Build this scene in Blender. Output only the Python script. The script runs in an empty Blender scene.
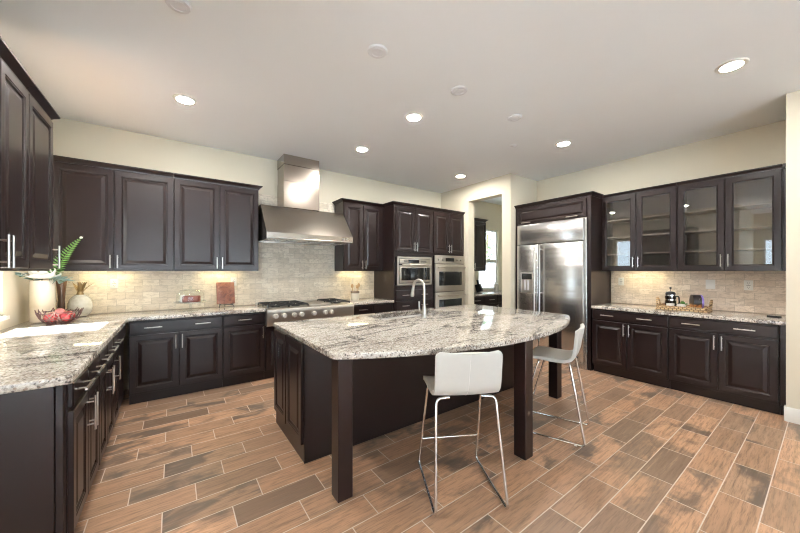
import bpy, bmesh, math, random
from mathutils import Vector, Matrix

SC = bpy.context.scene
COL = SC.collection
rnd = random.Random(7)
R = math.radians

# ------------------------------------------------------------------ camera, sky, sun, exposure
cam_data = bpy.data.cameras.new('camera')
cam = bpy.data.objects.new('camera', cam_data)
COL.objects.link(cam)
YAW = R(35.94)                      # the view is turned this far to the right of the back wall's normal
cam.location = (0, 0, 1.39)
cam.rotation_euler = (R(90), 0, -YAW)
cam_data.sensor_width = 36
cam_data.lens = 36 * 313.15 / 800
cam_data.shift_y = 4.5 / 800
cam_data.clip_start = 0.02
SC.camera = cam

world = bpy.data.worlds.new('sky')
SC.world = world
world.use_nodes = True
bgn = world.node_tree.nodes['Background']
bgn.inputs[0].default_value = (0.72, 0.87, 1.0, 1)
bgn.inputs[1].default_value = 4.2

sun_data = bpy.data.lights.new('sun', 'SUN')
sun_data.energy = 80.0
sun_data.angle = R(0.6)
sun_data.color = (1.0, 0.99, 0.97)
sun = bpy.data.objects.new('sun', sun_data)
COL.objects.link(sun)
sun.rotation_euler = Vector((0.47, 0.01, -0.885)).to_track_quat('-Z', 'Y').to_euler()

def portal(name, loc, direction, sx, sy):
    d = bpy.data.lights.new(name, 'AREA')
    d.shape = 'RECTANGLE'; d.size = sx; d.size_y = sy
    d.cycles.is_portal = True
    o = bpy.data.objects.new(name, d); COL.objects.link(o)
    o.location = loc
    o.rotation_euler = Vector(direction).to_track_quat('-Z', 'Y').to_euler()
    return o

portal('daylight_rear', (0.10, -4.10, 1.28), (0, 1, 0), 6.3, 2.36)
portal('daylight_side', (-3.60, .675, 1.20), (1, 0, 0), .95, 2.20)
portal('daylight_kitchen', (-1.24, 3.71, 1.685), (1, 0, 0), 0.575, 1.33)
portal('daylight_pantry', (6.14, 4.97, 1.67), (0, -1, 0), 0.72, 1.44)

SC.view_settings.view_transform = 'Standard'
SC.view_settings.look = 'None'
SC.view_settings.gamma = 1
SC.view_settings.use_curve_mapping = False
SC.view_settings.exposure = 0.60
SC.cycles.use_denoising = True
SC.cycles.use_adaptive_sampling = False
SC.cycles.filter_width = 1.1
SC.cycles.max_bounces = 10
SC.cycles.diffuse_bounces = 6
SC.cycles.glossy_bounces = 5
SC.cycles.transparent_max_bounces = 12
SC.cycles.sample_clamp_indirect = 6.0
SC.cycles.caustics_reflective = False
SC.cycles.caustics_refractive = False

# ------------------------------------------------------------------ material helpers
class S:
    """a value socket with arithmetic"""
    def __init__(self, nt, s): self.nt, self.s = nt, s
    def _m(self, op, *o):
        n = self.nt.nodes.new('ShaderNodeMath'); n.operation = op
        for i, a in enumerate((self,) + o):
            if isinstance(a, S): self.nt.links.new(a.s, n.inputs[i])
            else: n.inputs[i].default_value = a
        return S(self.nt, n.outputs[0])
    def __add__(self, o): return self._m('ADD', o)
    def __sub__(self, o): return self._m('SUBTRACT', o)
    def __mul__(self, o): return self._m('MULTIPLY', o)
    def __truediv__(self, o): return self._m('DIVIDE', o)
    def floor(self): return self._m('FLOOR')
    def fract(self): return self._m('FRACT')
    def abs(self): return self._m('ABSOLUTE')
    def min(self, o): return self._m('MINIMUM', o)
    def max(self, o): return self._m('MAXIMUM', o)
    def pow(self, o): return self._m('POWER', o)
    def one_minus(self): return self * -1.0 + 1.0
    def step(self, a, b, lo=0.0, hi=1.0):
        n = self.nt.nodes.new('ShaderNodeMapRange'); n.interpolation_type = 'SMOOTHSTEP'
        self.nt.links.new(self.s, n.inputs[0])
        for i, v in enumerate((a, b, lo, hi)): n.inputs[i + 1].default_value = v
        return S(self.nt, n.outputs[0])

def rgba(c): return tuple(c) + (1,) if len(c) == 3 else c

def mixc(nt, f, a, b):
    n = nt.nodes.new('ShaderNodeMix'); n.data_type = 'RGBA'
    for i, v in ((0, f), (6, a), (7, b)):
        if isinstance(v, S): nt.links.new(v.s, n.inputs[i])
        elif hasattr(v, 'is_output'): nt.links.new(v, n.inputs[i])
        elif i == 0: n.inputs[0].default_value = v
        else: n.inputs[i].default_value = rgba(v)
    return n.outputs[2]

def ramp(nt, f, stops):
    n = nt.nodes.new('ShaderNodeValToRGB')
    nt.links.new(f.s, n.inputs[0])
    e = n.color_ramp.elements
    while len(e) < len(stops): e.new(0.5)
    for el, (p, c) in zip(e, stops): el.position = p; el.color = rgba(c)
    return n.outputs[0]

def comb(nt, x, y, z):
    n = nt.nodes.new('ShaderNodeCombineXYZ')
    for i, v in enumerate((x, y, z)):
        if isinstance(v, S): nt.links.new(v.s, n.inputs[i])
        else: n.inputs[i].default_value = v
    return n.outputs[0]

def position(nt):
    g = nt.nodes.new('ShaderNodeNewGeometry')
    p = nt.nodes.new('ShaderNodeSeparateXYZ'); nt.links.new(g.outputs['Position'], p.inputs[0])
    return [S(nt, o) for o in p.outputs], g.outputs['Position']

def noise(nt, vec, scale, detail=4, rough=0.55, dist=0.0):
    n = nt.nodes.new('ShaderNodeTexNoise')
    n.inputs['Scale'].default_value = scale; n.inputs['Detail'].default_value = detail
    n.inputs['Roughness'].default_value = rough; n.inputs['Distortion'].default_value = dist
    if vec is not None: nt.links.new(vec, n.inputs['Vector'])
    return S(nt, n.outputs[0])

def voronoi(nt, vec, scale):
    n = nt.nodes.new('ShaderNodeTexVoronoi'); n.inputs['Scale'].default_value = scale
    if vec is not None: nt.links.new(vec, n.inputs['Vector'])
    return S(nt, n.outputs['Distance']), n.outputs['Color']

def white(nt, vec):
    n = nt.nodes.new('ShaderNodeTexWhiteNoise'); n.noise_dimensions = '3D'
    nt.links.new(vec, n.inputs['Vector'])
    return S(nt, n.outputs['Value']), n.outputs['Color']

def sep(nt, c):
    p = nt.nodes.new('ShaderNodeSeparateXYZ'); nt.links.new(c, p.inputs[0])
    return [S(nt, o) for o in p.outputs]

def objcoord(nt):
    return nt.nodes.new('ShaderNodeTexCoord').outputs['Object']

def new_mat(name):
    m = bpy.data.materials.new(name); m.use_nodes = True
    nt = m.node_tree
    return m, nt, nt.nodes['Principled BSDF']

def setin(nt, b, key, v):
    if isinstance(v, S): nt.links.new(v.s, b.inputs[key])
    elif hasattr(v, 'is_output'): nt.links.new(v, b.inputs[key])
    elif isinstance(v, (tuple, list)): b.inputs[key].default_value = rgba(v)
    else: b.inputs[key].default_value = v

def bump(nt, b, h, strength, distance):
    n = nt.nodes.new('ShaderNodeBump')
    n.inputs['Strength'].default_value = strength; n.inputs['Distance'].default_value = distance
    nt.links.new(h.s, n.inputs['Height']); nt.links.new(n.outputs[0], b.inputs['Normal'])

def plain(name, color, rough=0.5, metal=0.0, var=0.10, scale=14, bumpy=0.0, **kw):
    """one colour with a faint mottling, so that no surface is dead flat"""
    m, nt, b = new_mat(name)
    oc = objcoord(nt)
    n = noise(nt, oc, scale)
    lo = tuple(c * (1 - var) for c in color); hi = tuple(min(1, c * (1 + var)) for c in color)
    setin(nt, b, 'Base Color', mixc(nt, n, lo, hi))
    setin(nt, b, 'Roughness', n * 0.08 + (rough - 0.04))
    setin(nt, b, 'Metallic', metal)
    if bumpy: bump(nt, b, noise(nt, oc, scale * 8), bumpy, 0.002)
    for k, v in kw.items(): setin(nt, b, k.replace('_', ' '), v)
    return m

def emitter(name, color, strength):
    m, nt, b = new_mat(name)
    setin(nt, b, 'Base Color', (0.8, 0.8, 0.8))
    b.inputs['Emission Color'].default_value = rgba(color)
    b.inputs['Emission Strength'].default_value = strength
    return m

def thin_glass(name, tint=(0.97, 0.98, 0.98), reflect=0.06, rough=0.0):
    m = bpy.data.materials.new(name); m.use_nodes = True
    nt = m.node_tree; nt.nodes.clear()
    out = nt.nodes.new('ShaderNodeOutputMaterial')
    t = nt.nodes.new('ShaderNodeBsdfTransparent'); t.inputs[0].default_value = rgba(tint)
    g = nt.nodes.new('ShaderNodeBsdfGlossy'); g.inputs['Roughness'].default_value = rough
    lw = nt.nodes.new('ShaderNodeLayerWeight'); lw.inputs[0].default_value = 0.5
    f = S(nt, lw.outputs['Facing']).pow(5.0) * (0.9 - reflect) + reflect     # Schlick's curve, the same from both sides
    mx = nt.nodes.new('ShaderNodeMixShader')
    nt.links.new(f.s, mx.inputs[0]); nt.links.new(t.outputs[0], mx.inputs[1]); nt.links.new(g.outputs[0], mx.inputs[2])
    nt.links.new(mx.outputs[0], out.inputs[0])
    return m

def bricks(nt, u, v, lu, lv, u0, v0, shift):
    vv = (v - v0) / lv
    row = vv.floor()
    uu = (u - u0) / lu - row * shift
    colm = uu.floor()
    fu = uu - colm; fv = vv - row
    du = fu.min(fu.one_minus()) * lu; dv = fv.min(fv.one_minus()) * lv
    val, colr = white(nt, comb(nt, colm, row, 0.37))
    return du.min(dv), val, sep(nt, colr), colm, row

def floor_material():
    m, nt, b = new_mat('wood_look_plank_tile')
    (x, y, z), pos = position(nt)
    d, v, (r1, r2, r3), cx, cy = bricks(nt, x, y, 0.502, 0.1842, 2.293, 0.2358, 0.3333)
    # grain runs along the plank, each plank takes its own slice of the pattern
    gv = comb(nt, x * 1.0 + r1 * 37.0, y * 24.0 + r2 * 51.0, r3 * 20.0)
    g1 = noise(nt, gv, 1.9, 8, 0.70, 0.12)
    gf = comb(nt, x * 3.0 + r2 * 17.0, y * 30.0 + r1 * 13.0, r3 * 9.0)
    g2 = noise(nt, gf, 3.0, 5, 0.7, 0.1)
    bl = noise(nt, comb(nt, x + r3 * 31.0, y * 1.8 + r1 * 23.0, r2 * 7.0), 2.9, 4, 0.55, 0.5)
    base = ramp(nt, v, [(0.0, (0.215, 0.140, 0.095)), (0.2, (0.400, 0.238, 0.148)), (0.5, (0.510, 0.290, 0.172)),
                        (0.8, (0.590, 0.340, 0.205)), (1.0, (0.330, 0.220, 0.148))])
    dark = mixc(nt, r2, (0.170, 0.105, 0.066), (0.215, 0.155, 0.112))
    c = mixc(nt, g1.step(0.46, 0.72) * 0.75, base, dark)
    c = mixc(nt, (bl.step(0.46, 0.62) * r1.step(0.25, 0.75)) * 0.85, c, (0.115, 0.096, 0.080))
    c = mixc(nt, g1.step(0.46, 0.26) * 0.40, c, (0.620, 0.400, 0.260))
    c = mixc(nt, g2.step(0.48, 0.62) * 0.50, c, (0.175, 0.110, 0.070))
    grout = d.step(0.0020, 0.0036)
    c = mixc(nt, grout.one_minus(), c, (0.64, 0.54, 0.46))
    setin(nt, b, 'Base Color', c)
    setin(nt, b, 'Roughness', g1 * 0.18 + 0.26 + grout.one_minus() * 0.3)
    bump(nt, b, d.step(0.0, 0.004) + g2 * 0.12, 0.35, 0.0022)
    return m

def tile_material(name, axis, tint, u0):
    m, nt, b = new_mat(name)
    p, pos = position(nt)
    d, v, (r1, r2, r3), cx, cy = bricks(nt, p[axis], p[2], 0.156, 0.0745, u0, 0.914, 0.5)
    n1 = noise(nt, comb(nt, p[axis] * 1.0 + r1 * 11.0, p[2] * 2.2 + r2 * 9.0, r3 * 5.0), 16, 6, 0.6, 0.6)
    n2 = noise(nt, pos, 130, 3, 0.6)
    def t(c): return tuple(a * k for a, k in zip(c, tint))
    c = ramp(nt, v, [(0.0, t((0.60, 0.535, 0.445))), (0.35, t((0.66, 0.595, 0.505))), (0.7, t((0.70, 0.64, 0.55))), (1.0, t((0.75, 0.695, 0.605)))])
    c = mixc(nt, n1.step(0.44, 0.66) * 0.70, c, t((0.47, 0.41, 0.335)))
    c = mixc(nt, n2.step(0.56, 0.70) * 0.60, c, t((0.36, 0.30, 0.235)))
    g = d.step(0.0008, 0.0022)
    c = mixc(nt, g.one_minus() * 0.9, c, t((0.40, 0.35, 0.29)))
    setin(nt, b, 'Base Color', c)
    setin(nt, b, 'Roughness', n1 * 0.2 + 0.42)
    bump(nt, b, g + n2 * 0.25, 0.45, 0.0018)
    return m

def granite_material():
    m, nt, b = new_mat('polished_granite')
    (x, y, z), pos = position(nt)
    warp = noise(nt, pos, 3.0, 4, 0.6)
    st = comb(nt, x * 0.62 + warp * 0.30, y * 1.35 + warp * 0.55, z * 1.2)
    cloud = noise(nt, st, 4.0, 6, 0.65, 0.5)
    med = noise(nt, pos, 55, 5, 0.70, 0.4)
    fine = noise(nt, pos, 150, 3, 0.65)
    c = ramp(nt, med, [(0.30, (0.130, 0.108, 0.095)), (0.42, (0.375, 0.330, 0.285)), (0.53, (0.590, 0.540, 0.475)), (0.68, (0.760, 0.720, 0.655))])
    c = mixc(nt, cloud.step(0.48, 0.64) * 0.45, c, (0.285, 0.230, 0.195))
    c = mixc(nt, cloud.step(0.46, 0.32) * 0.40, c, (0.700, 0.650, 0.560))
    d1, col1 = voronoi(nt, pos, 95)
    k1 = sep(nt, col1)
    c = mixc(nt, k1[0].step(0.76, 0.80) * d1.step(0.56, 0.42) * 0.85, c, (0.070, 0.056, 0.052))
    c = mixc(nt, k1[1].step(0.84, 0.88) * d1.step(0.55, 0.40) * 0.7, c, (0.255, 0.165, 0.115))
    c = mixc(nt, k1[2].step(0.80, 0.84) * d1.step(0.55, 0.40) * 0.75, c, (0.820, 0.800, 0.750))
    sv = comb(nt, x * 0.42 + warp * 0.22, y * 1.9 + warp * 0.40, z * 1.2)
    vein = (noise(nt, sv, 1.7, 5, 0.62, 0.5) - 0.5).abs()
    c = mixc(nt, vein.step(0.026, 0.006) * (fine.step(0.33, 0.54)) * 0.92, c, (0.090, 0.074, 0.066))
    setin(nt, b, 'Base Color', c)
    setin(nt, b, 'Roughness', fine * 0.05 + 0.03)
    setin(nt, b, 'Specular IOR Level', 0.6)
    return m

def espresso_material(name, color, rough):
    m, nt, b = new_mat(name)
    g = noise(nt, objcoord(nt), 2.5, 3, 0.5)
    setin(nt, b, 'Base Color', mixc(nt, g, tuple(c * 0.8 for c in color), tuple(c * 1.25 for c in color)))
    setin(nt, b, 'Roughness', rough)
    setin(nt, b, 'Specular IOR Level', 0.40)
    return m

def steel_material(name, color, rough, axis_scale=None, wave=0.0):
    m, nt, b = new_mat(name)
    oc = objcoord(nt)
    n = noise(nt, oc, 3.0, 2, 0.5)
    setin(nt, b, 'Base Color', mixc(nt, n, tuple(c * 0.97 for c in color), tuple(min(1, c * 1.02) for c in color)))
    setin(nt, b, 'Metallic', 1.0)
    setin(nt, b, 'Roughness', rough)
    if wave:                              # sheet metal is never quite flat
        p = sep(nt, oc)
        w = noise(nt, comb(nt, p[0] * 0.15, p[1] * 0.15, p[2] * 2.4), 2.0, 2, 0.4)
        bump(nt, b, w, wave, 0.02)
    return m

M = {}
M['floor'] = floor_material()
M['tile_x'] = tile_material('travertine_subway_tile', 0, (1.14, 1.10, 1.04), 0.02)
M['tile_y'] = tile_material('travertine_subway_tile_pink', 1, (1.22, 1.14, 1.12), 0.05)
M['granite'] = granite_material()
M['wood'] = espresso_material('espresso_cabinet_wood', (0.0145, 0.0070, 0.0064), 0.30)
M['leg_wood'] = espresso_material('dark_cherry_leg_wood', (0.0155, 0.0068, 0.0062), 0.28)
M['inside'] = plain('cabinet_interior', (0.235, 0.190, 0.155), 0.45)
M['wall'] = plain('warm_cream_paint', (0.670, 0.605, 0.478), 0.72, var=0.02, scale=3, bumpy=0.05)
M['ceiling'] = plain('ceiling_paint', (0.845, 0.865, 0.875), 0.8, var=0.02, scale=2, bumpy=0.05)
M['trim'] = plain('white_trim_paint', (0.80, 0.775, 0.725), 0.42, var=0.03)
M['vinyl'] = plain('white_window_vinyl', (0.80, 0.80, 0.77), 0.4, var=0.03)
M['steel'] = steel_material('brushed_steel', (0.62, 0.61, 0.595), 0.24, wave=0.5)
M['steel_h'] = steel_material('brushed_steel_warm', (0.54, 0.495, 0.44), 0.40)
M['hood_steel'] = steel_material('hood_steel', (0.40, 0.355, 0.31), 0.26)
M['flue_steel'] = steel_material('flue_steel', (0.36, 0.31, 0.27), 0.20)
M['knob_metal'] = steel_material('knob_metal', (0.86, 0.83, 0.78), 0.48)
M['sink_steel'] = steel_material('sink_steel', (0.26, 0.245, 0.23), 0.45)
M['nickel'] = steel_material('satin_nickel', (0.56, 0.53, 0.49), 0.28)
M['chrome'] = plain('chrome', (0.82, 0.82, 0.82), 0.09, 1.0, var=0.02)
M['black'] = plain('black_enamel', (0.012, 0.012, 0.013), 0.35)
M['iron'] = plain('cast_iron', (0.016, 0.016, 0.017), 0.55, bumpy=0.2)
M['dark_glass'] = plain('dark_oven_glass', (0.010, 0.011, 0.012), 0.08, var=0.05)
M['glass'] = thin_glass('cabinet_glass', (0.95, 0.96, 0.96), 0.10)
M['pane'] = thin_glass('window_glass', (0.98, 0.99, 0.99), 0.06)
M['clear'] = thin_glass('clear_glass', (0.96, 0.98, 0.97), 0.07)
M['leather'] = plain('white_leather', (0.60, 0.585, 0.545), 0.42, var=0.03, scale=40, bumpy=0.08)
M['plate'] = plain('white_plastic', (0.80, 0.78, 0.74), 0.35, var=0.02)
M['slot'] = plain('dark_slot', (0.06, 0.055, 0.05), 0.5)
M['lamp'] = emitter('warm_lamp', (1.0, 0.97, 0.91), 430.0)
M['strip'] = emitter('under_cabinet_lamp', (1.0, 0.86, 0.50), 40.0)
M['cap'] = plain('ceiling_cap_plastic', (0.72, 0.72, 0.74), 0.5, var=0.02)

# ------------------------------------------------------------------ mesh helpers
def nb(): return bmesh.new()

def box(bm, x0, x1, y0, y1, z0, z1, bev=0.0, seg=2):
    vs = [bm.verts.new((x, y, z)) for x in (x0, x1) for y in (y0, y1) for z in (z0, z1)]
    F = [(0, 1, 3, 2), (4, 6, 7, 5), (0, 4, 5, 1), (2, 3, 7, 6), (0, 2, 6, 4), (1, 5, 7, 3)]
    fs = [bm.faces.new([vs[i] for i in f]) for f in F]
    if bev:
        es = set(e for f in fs for e in f.edges)
        bmesh.ops.bevel(bm, geom=list(es), offset=bev, segments=seg, affect='EDGES', profile=0.5)
    return bm

def tube(bm, pts, r, seg=10, closed=False, caps=True):
    pts = [Vector(p) for p in pts]
    n = len(pts)
    rad = r if isinstance(r, (list, tuple)) else [r] * n
    tang = []
    for i in range(n):
        a = pts[(i - 1) % n] if (closed or i > 0) else pts[i]
        c = pts[(i + 1) % n] if (closed or i < n - 1) else pts[i]
        tang.append((c - a).normalized())
    t0 = tang[0]
    up = Vector((0, 0, 1)) if abs(t0.z) < 0.9 else Vector((1, 0, 0))
    nrm = (up - t0 * up.dot(t0)).normalized()
    rings = []
    for i in range(n):
        t = tang[i]
        nrm = (nrm - t * nrm.dot(t)).normalized()
        bn = t.cross(nrm)
        rings.append([bm.verts.new(pts[i] + (nrm * math.cos(2 * math.pi * k / seg) + bn * math.sin(2 * math.pi * k / seg)) * rad[i]) for k in range(seg)])
    m = n if closed else n - 1
    for i in range(m):
        a, b = rings[i], rings[(i + 1) % n]
        for k in range(seg):
            bm.faces.new((a[k], a[(k + 1) % seg], b[(k + 1) % seg], b[k]))
    if caps and not closed:
        bm.faces.new(list(reversed(rings[0]))); bm.faces.new(rings[-1])
    return bm

def fillet(pts, rad, n=5, closed=False):
    """round the corners of a polyline"""
    pts = [Vector(p) for p in pts]; out = []
    N = len(pts)
    for i, p in enumerate(pts):
        if not closed and i in (0, N - 1): out.append(p); continue
        a = pts[(i - 1) % N]; c = pts[(i + 1) % N]
        d1 = (a - p); d2 = (c - p)
        r = min(rad, d1.length * 0.45, d2.length * 0.45)
        s = p + d1.normalized() * r; e = p + d2.normalized() * r
        for k in range(n + 1):
            t = k / n
            out.append(s * (1 - t) ** 2 + p * 2 * t * (1 - t) + e * t ** 2)
    return out

def lathe(bm, prof, seg=24, c=(0, 0, 0), close_top=True, close_bottom=True):
    rings = []
    for r, z in prof:
        rings.append([bm.verts.new((c[0] + r * math.cos(2 * math.pi * k / seg), c[1] + r * math.sin(2 * math.pi * k / seg), c[2] + z)) for k in range(seg)])
    for a, b in zip(rings, rings[1:]):
        for k in range(seg):
            bm.faces.new((a[k], a[(k + 1) % seg], b[(k + 1) % seg], b[k]))
    if close_bottom and prof[0][0] > 1e-5: bm.faces.new(list(reversed(rings[0])))
    if close_top and prof[-1][0] > 1e-5: bm.faces.new(rings[-1])
    return bm

def ball(bm, c, r, seg=14, squash=(1, 1, 1)):
    prof = [(max(1e-4, r * math.sin(math.pi * i / 10)), -r * math.cos(math.pi * i / 10)) for i in range(11)]
    start = len(bm.verts)
    lathe(bm, prof, seg)
    bm.verts.ensure_lookup_table()
    for v in bm.verts[start:]:
        v.co = Vector((v.co.x * squash[0] + c[0], v.co.y * squash[1] + c[1], v.co.z * squash[2] + c[2]))
    return bm

def cyl_between(bm, a, b, r, seg=16): return tube(bm, [a, b], r, seg)

def panel(bm, x0, x1, z0, z1, rings, y=0.0):
    """nested rectangles lofted into a door face; rings = (inset, depth), the front looks along -y"""
    loops = []
    for ins, dep in rings:
        loops.append([bm.verts.new((px, y + dep, pz)) for px, pz in ((x0 + ins, z0 + ins), (x1 - ins, z0 + ins), (x1 - ins, z1 - ins), (x0 + ins, z1 - ins))])
    for a, b in zip(loops, loops[1:]):
        for k in range(4):
            bm.faces.new((a[k], a[(k + 1) % 4], b[(k + 1) % 4], b[k]))
    bm.faces.new(loops[-1]); bm.faces.new(list(reversed(loops[0])))
    return bm

RAISED = [(0, 0), (0, -.017), (.003, -.020), (.050, -.020), (.054, -.0165), (.059, -.0165), (.063, -.008), (.070, -.008), (.096, -.0175), (.100, -.0180)]
SLAB = [(0, 0), (0, -.015), (.005, -.020)]

def obj(name, bm, mat, parent=None, smooth=True, angle=35, recalc=True):
    if recalc: bmesh.ops.recalc_face_normals(bm, faces=bm.faces)
    me = bpy.data.meshes.new(name); bm.to_mesh(me); bm.free()
    if smooth and len(me.polygons):
        me.polygons.foreach_set('use_smooth', [True] * len(me.polygons))
        me.set_sharp_from_angle(angle=R(angle))
    o = bpy.data.objects.new(name, me); COL.objects.link(o)
    me.materials.append(M[mat] if isinstance(mat, str) else mat)
    if parent: o.parent = parent
    return o

def tag(o, label, cat, group=None, kind=None):
    if label: o['label'] = label
    if cat: o['category'] = cat
    if group: o['group'] = group
    if kind: o['kind'] = kind
    return o

def thing(name, label, cat, loc=(0, 0, 0), rotz=0.0, group=None):
    o = bpy.data.objects.new(name, None); COL.objects.link(o)
    o.empty_display_size = 0.1
    o.location = loc; o.rotation_euler = (0, 0, rotz)
    return tag(o, label, cat, group)

def struct(name, bm, mat, parent=None, **kw):
    o = obj(name, bm, mat, parent, **kw)
    if not parent: o['kind'] = 'structure'
    return o

# ------------------------------------------------------------------ the room
ZC = 3.03
XL, YB, XR = -1.13, 4.84, 5.38
XE = 4.60                          # face of the wall that ends the right-hand niche
YE = 0.25
XP = 4.58                          # face of the wall with the pantry opening
RX0, RX1, RY0 = -3.5, XE, -4.0     # the part of the room behind the camera

struct('floor', box(nb(), RX0 - .1, 7.2, RY0 - .1, YB + .1, -0.10, 0), 'floor')
bm = nb()
box(bm, RX0 - .12, 7.2, RY0 - .12, 1.45, ZC, ZC + .10); box(bm, XL - .12, 7.2, 1.45, YB + .12, ZC, ZC + .10)
struct('ceiling', bm, 'ceiling', smooth=False)

def wall(name, axis, pos0, pos1, a0, a1, holes=(), z0=0.0, z1=ZC, mat='wall'):
    """a wall slab with rectangular openings; axis 'x' runs along x, its thickness pos0..pos1 in y"""
    bm = nb()
    xs = sorted(set([a0, a1] + [h[0] for h in holes] + [h[1] for h in holes]))
    for s, e in zip(xs, xs[1:]):
        spans = [(z0, z1)]
        for h0, h1, hz0, hz1 in holes:
            if h0 <= s + 1e-6 and h1 >= e - 1e-6:
                new = []
                for p, q in spans:
                    if hz0 > p: new.append((p, min(q, hz0)))
                    if hz1 < q: new.append((max(p, hz1), q))
                spans = new
        for p, q in spans:
            if axis == 'x': box(bm, s, e, pos0, pos1, p, q)
            else: box(bm, pos0, pos1, s, e, p, q)
    bmesh.ops.remove_doubles(bm, verts=bm.verts, dist=1e-5)
    return struct(name, bm, mat, smooth=False)

PW = (5.78, 6.50, .95, 2.39)       # pantry window
KW = (3.42, 3.995, 1.02, 2.35)      # kitchen window on the left wall
wall('wall_back', 'x', YB, YB + .12, XL - .12, 7.1, [PW])
wall('wall_left', 'y', XL - .12, XL, 1.45, YB, [KW])
wall('wall_left_return', 'x', 1.33, 1.45, RX0, XL)
wall('wall_left_rear', 'y', RX0 - .12, RX0, RY0, 1.45, [(.20, 1.15, .10, 2.30)])
wall('wall_rear', 'x', RY0 - .12, RY0, RX0 - .12, 7.1, [(-3.05, .25, .10, 2.46), (.75, 3.25, .10, 2.46)])
wall('wall_right', 'y', XR, XR + .12, YE, 3.16)
wall('wall_right_end', 'x', RY0, YE, XE, XR + .12)
wall('wall_pantry_side', 'x', 3.16, 3.33, XP, 7.1)
wall('wall_pantry', 'y', XP, XP + .165, 3.33, YB, [(3.33, 4.085, 0, 2.72)])
wall('wall_pantry_end', 'y', 7.0, 7.12, 3.16, YB)

# tiled splash
def splash(name, bm, mat): return struct(name, bm, mat, smooth=False)
bm = nb()
box(bm, XL, .935, YB - .010, YB, .914, 1.392); box(bm, .935, 2.158, YB - .010, YB, .90, 2.50); box(bm, 2.158, 2.925, YB - .010, YB, .914, 1.392)
splash('wall_back_tile', bm, 'tile_x')
splash('wall_right_tile', box(nb(), XR - .010, XR, YE + .002, 1.958, .914, 1.395), 'tile_y')
# baseboards
def base(name, *a): return struct(name, box(nb(), *a, bev=.004), 'trim')
base('baseboard_right_end', XE - .014, XE, RY0 + .02, YE, 0, .135)
base('baseboard_right_return', XE - .014, XE + .05, YE, YE + .012, 0, .135)
base('baseboard_pantry_front', XP - .014, XP, 3.165, 3.325, 0, .12)
base('baseboard_pantry_jamb', XP, XP + .165, 4.071, 4.085, 0, .12)

def window(name, axis, pos, a0, a1, z0, z1, mid=None, t=.06, mulls=(), rail=.025):
    """frame and panes set in a wall opening, as children of one structure object"""
    f = .045
    bm = nb()
    def b(s, e, p, q, d0=-t / 2, d1=t / 2):
        if axis == 'x': box(bm, s, e, pos + d0, pos + d1, p, q, .003)
        else: box(bm, pos + d0, pos + d1, s, e, p, q, .003)
    b(a0, a0 + f, z0, z1); b(a1 - f, a1, z0, z1); b(a0 + f, a1 - f, z0, z0 + f); b(a0 + f, a1 - f, z1 - f, z1)
    if mid: b(a0 + f, a1 - f, mid - rail, mid + rail)
    for mx in mulls: b(mx - .03, mx + .03, z0 + f, z1 - f)
    o = struct(name, bm, 'vinyl')
    bm = nb()
    if axis == 'x': box(bm, a0 + f, a1 - f, pos - .003, pos + .003, z0 + f, z1 - f)
    else: box(bm, pos - .003, pos + .003, a0 + f, a1 - f, z0 + f, z1 - f)
    obj('window_pane', bm, 'pane', o, smooth=False)
    return o
window('window_1', 'y', XL - .07, *KW)
window('window_2', 'x', YB + .06, *PW, mid=1.63, rail=.042)
window('unseen_window_3', 'x', RY0 - .06, -3.05, .25, .10, 2.46, mulls=(-1.4,))  # both rear windows are unseen, assumed and sized for their daylight
window('unseen_window_4', 'x', RY0 - .06, .75, 3.25, .10, 2.46, mulls=(2.0,))
window('unseen_window_5', 'y', RX0 - .06,   .20, 1.15, .10, 2.30)  # unseen side window, assumed and sized for the daylight it lets in
struct('window_sill', box(nb(), XL - .05, XL + .03, KW[0] - .03, KW[1] + .03, KW[2] - .03, KW[2], .004), 'trim')

# ------------------------------------------------------------------ cabinets
FACE_BACK, FACE_RIGHT, FACE_LEFT = 0.0, R(-90), R(90)   # looking along -y, -x, +x

def handle(parent, x, z, L=.15, vertical=True, y=-.020, r=.0058):
    bm = nb(); s = .034
    if vertical:
        tube(bm, [(x, y - s, z - L / 2), (x, y - s, z + L / 2)], r, 10)
        for k in (-.33, .33): tube(bm, [(x, y + .002, z + k * L), (x, y - s, z + k * L)], r * .8, 8)
    else:
        tube(bm, [(x - L / 2, y - s, z), (x + L / 2, y - s, z)], r, 10)
        for k in (-.33, .33): tube(bm, [(x + k * L, y + .002, z), (x + k * L, y - s, z)], r * .8, 8)
    return obj('handle', bm, 'nickel', parent)

def door(parent, x0, x1, z0, z1, hside=None, hz=None, L=.15, g=.0035):
    d = obj('door', panel(nb(), x0 + g, x1 - g, z0 + g, z1 - g, RAISED), 'wood', parent, smooth=False)
    if hside: handle(d, x1 - .028 if hside == 'r' else x0 + .028, hz, L)
    return d

def drawer(parent, x0, x1, z0, z1, hx=(), L=.15, g=.0025):
    d = obj('drawer', panel(nb(), x0 + g, x1 - g, z0 + g, z1 - g, SLAB), 'wood', parent, angle=20)
    for x in hx: handle(d, x, (z0 + z1) / 2, L, False)
    return d

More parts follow.
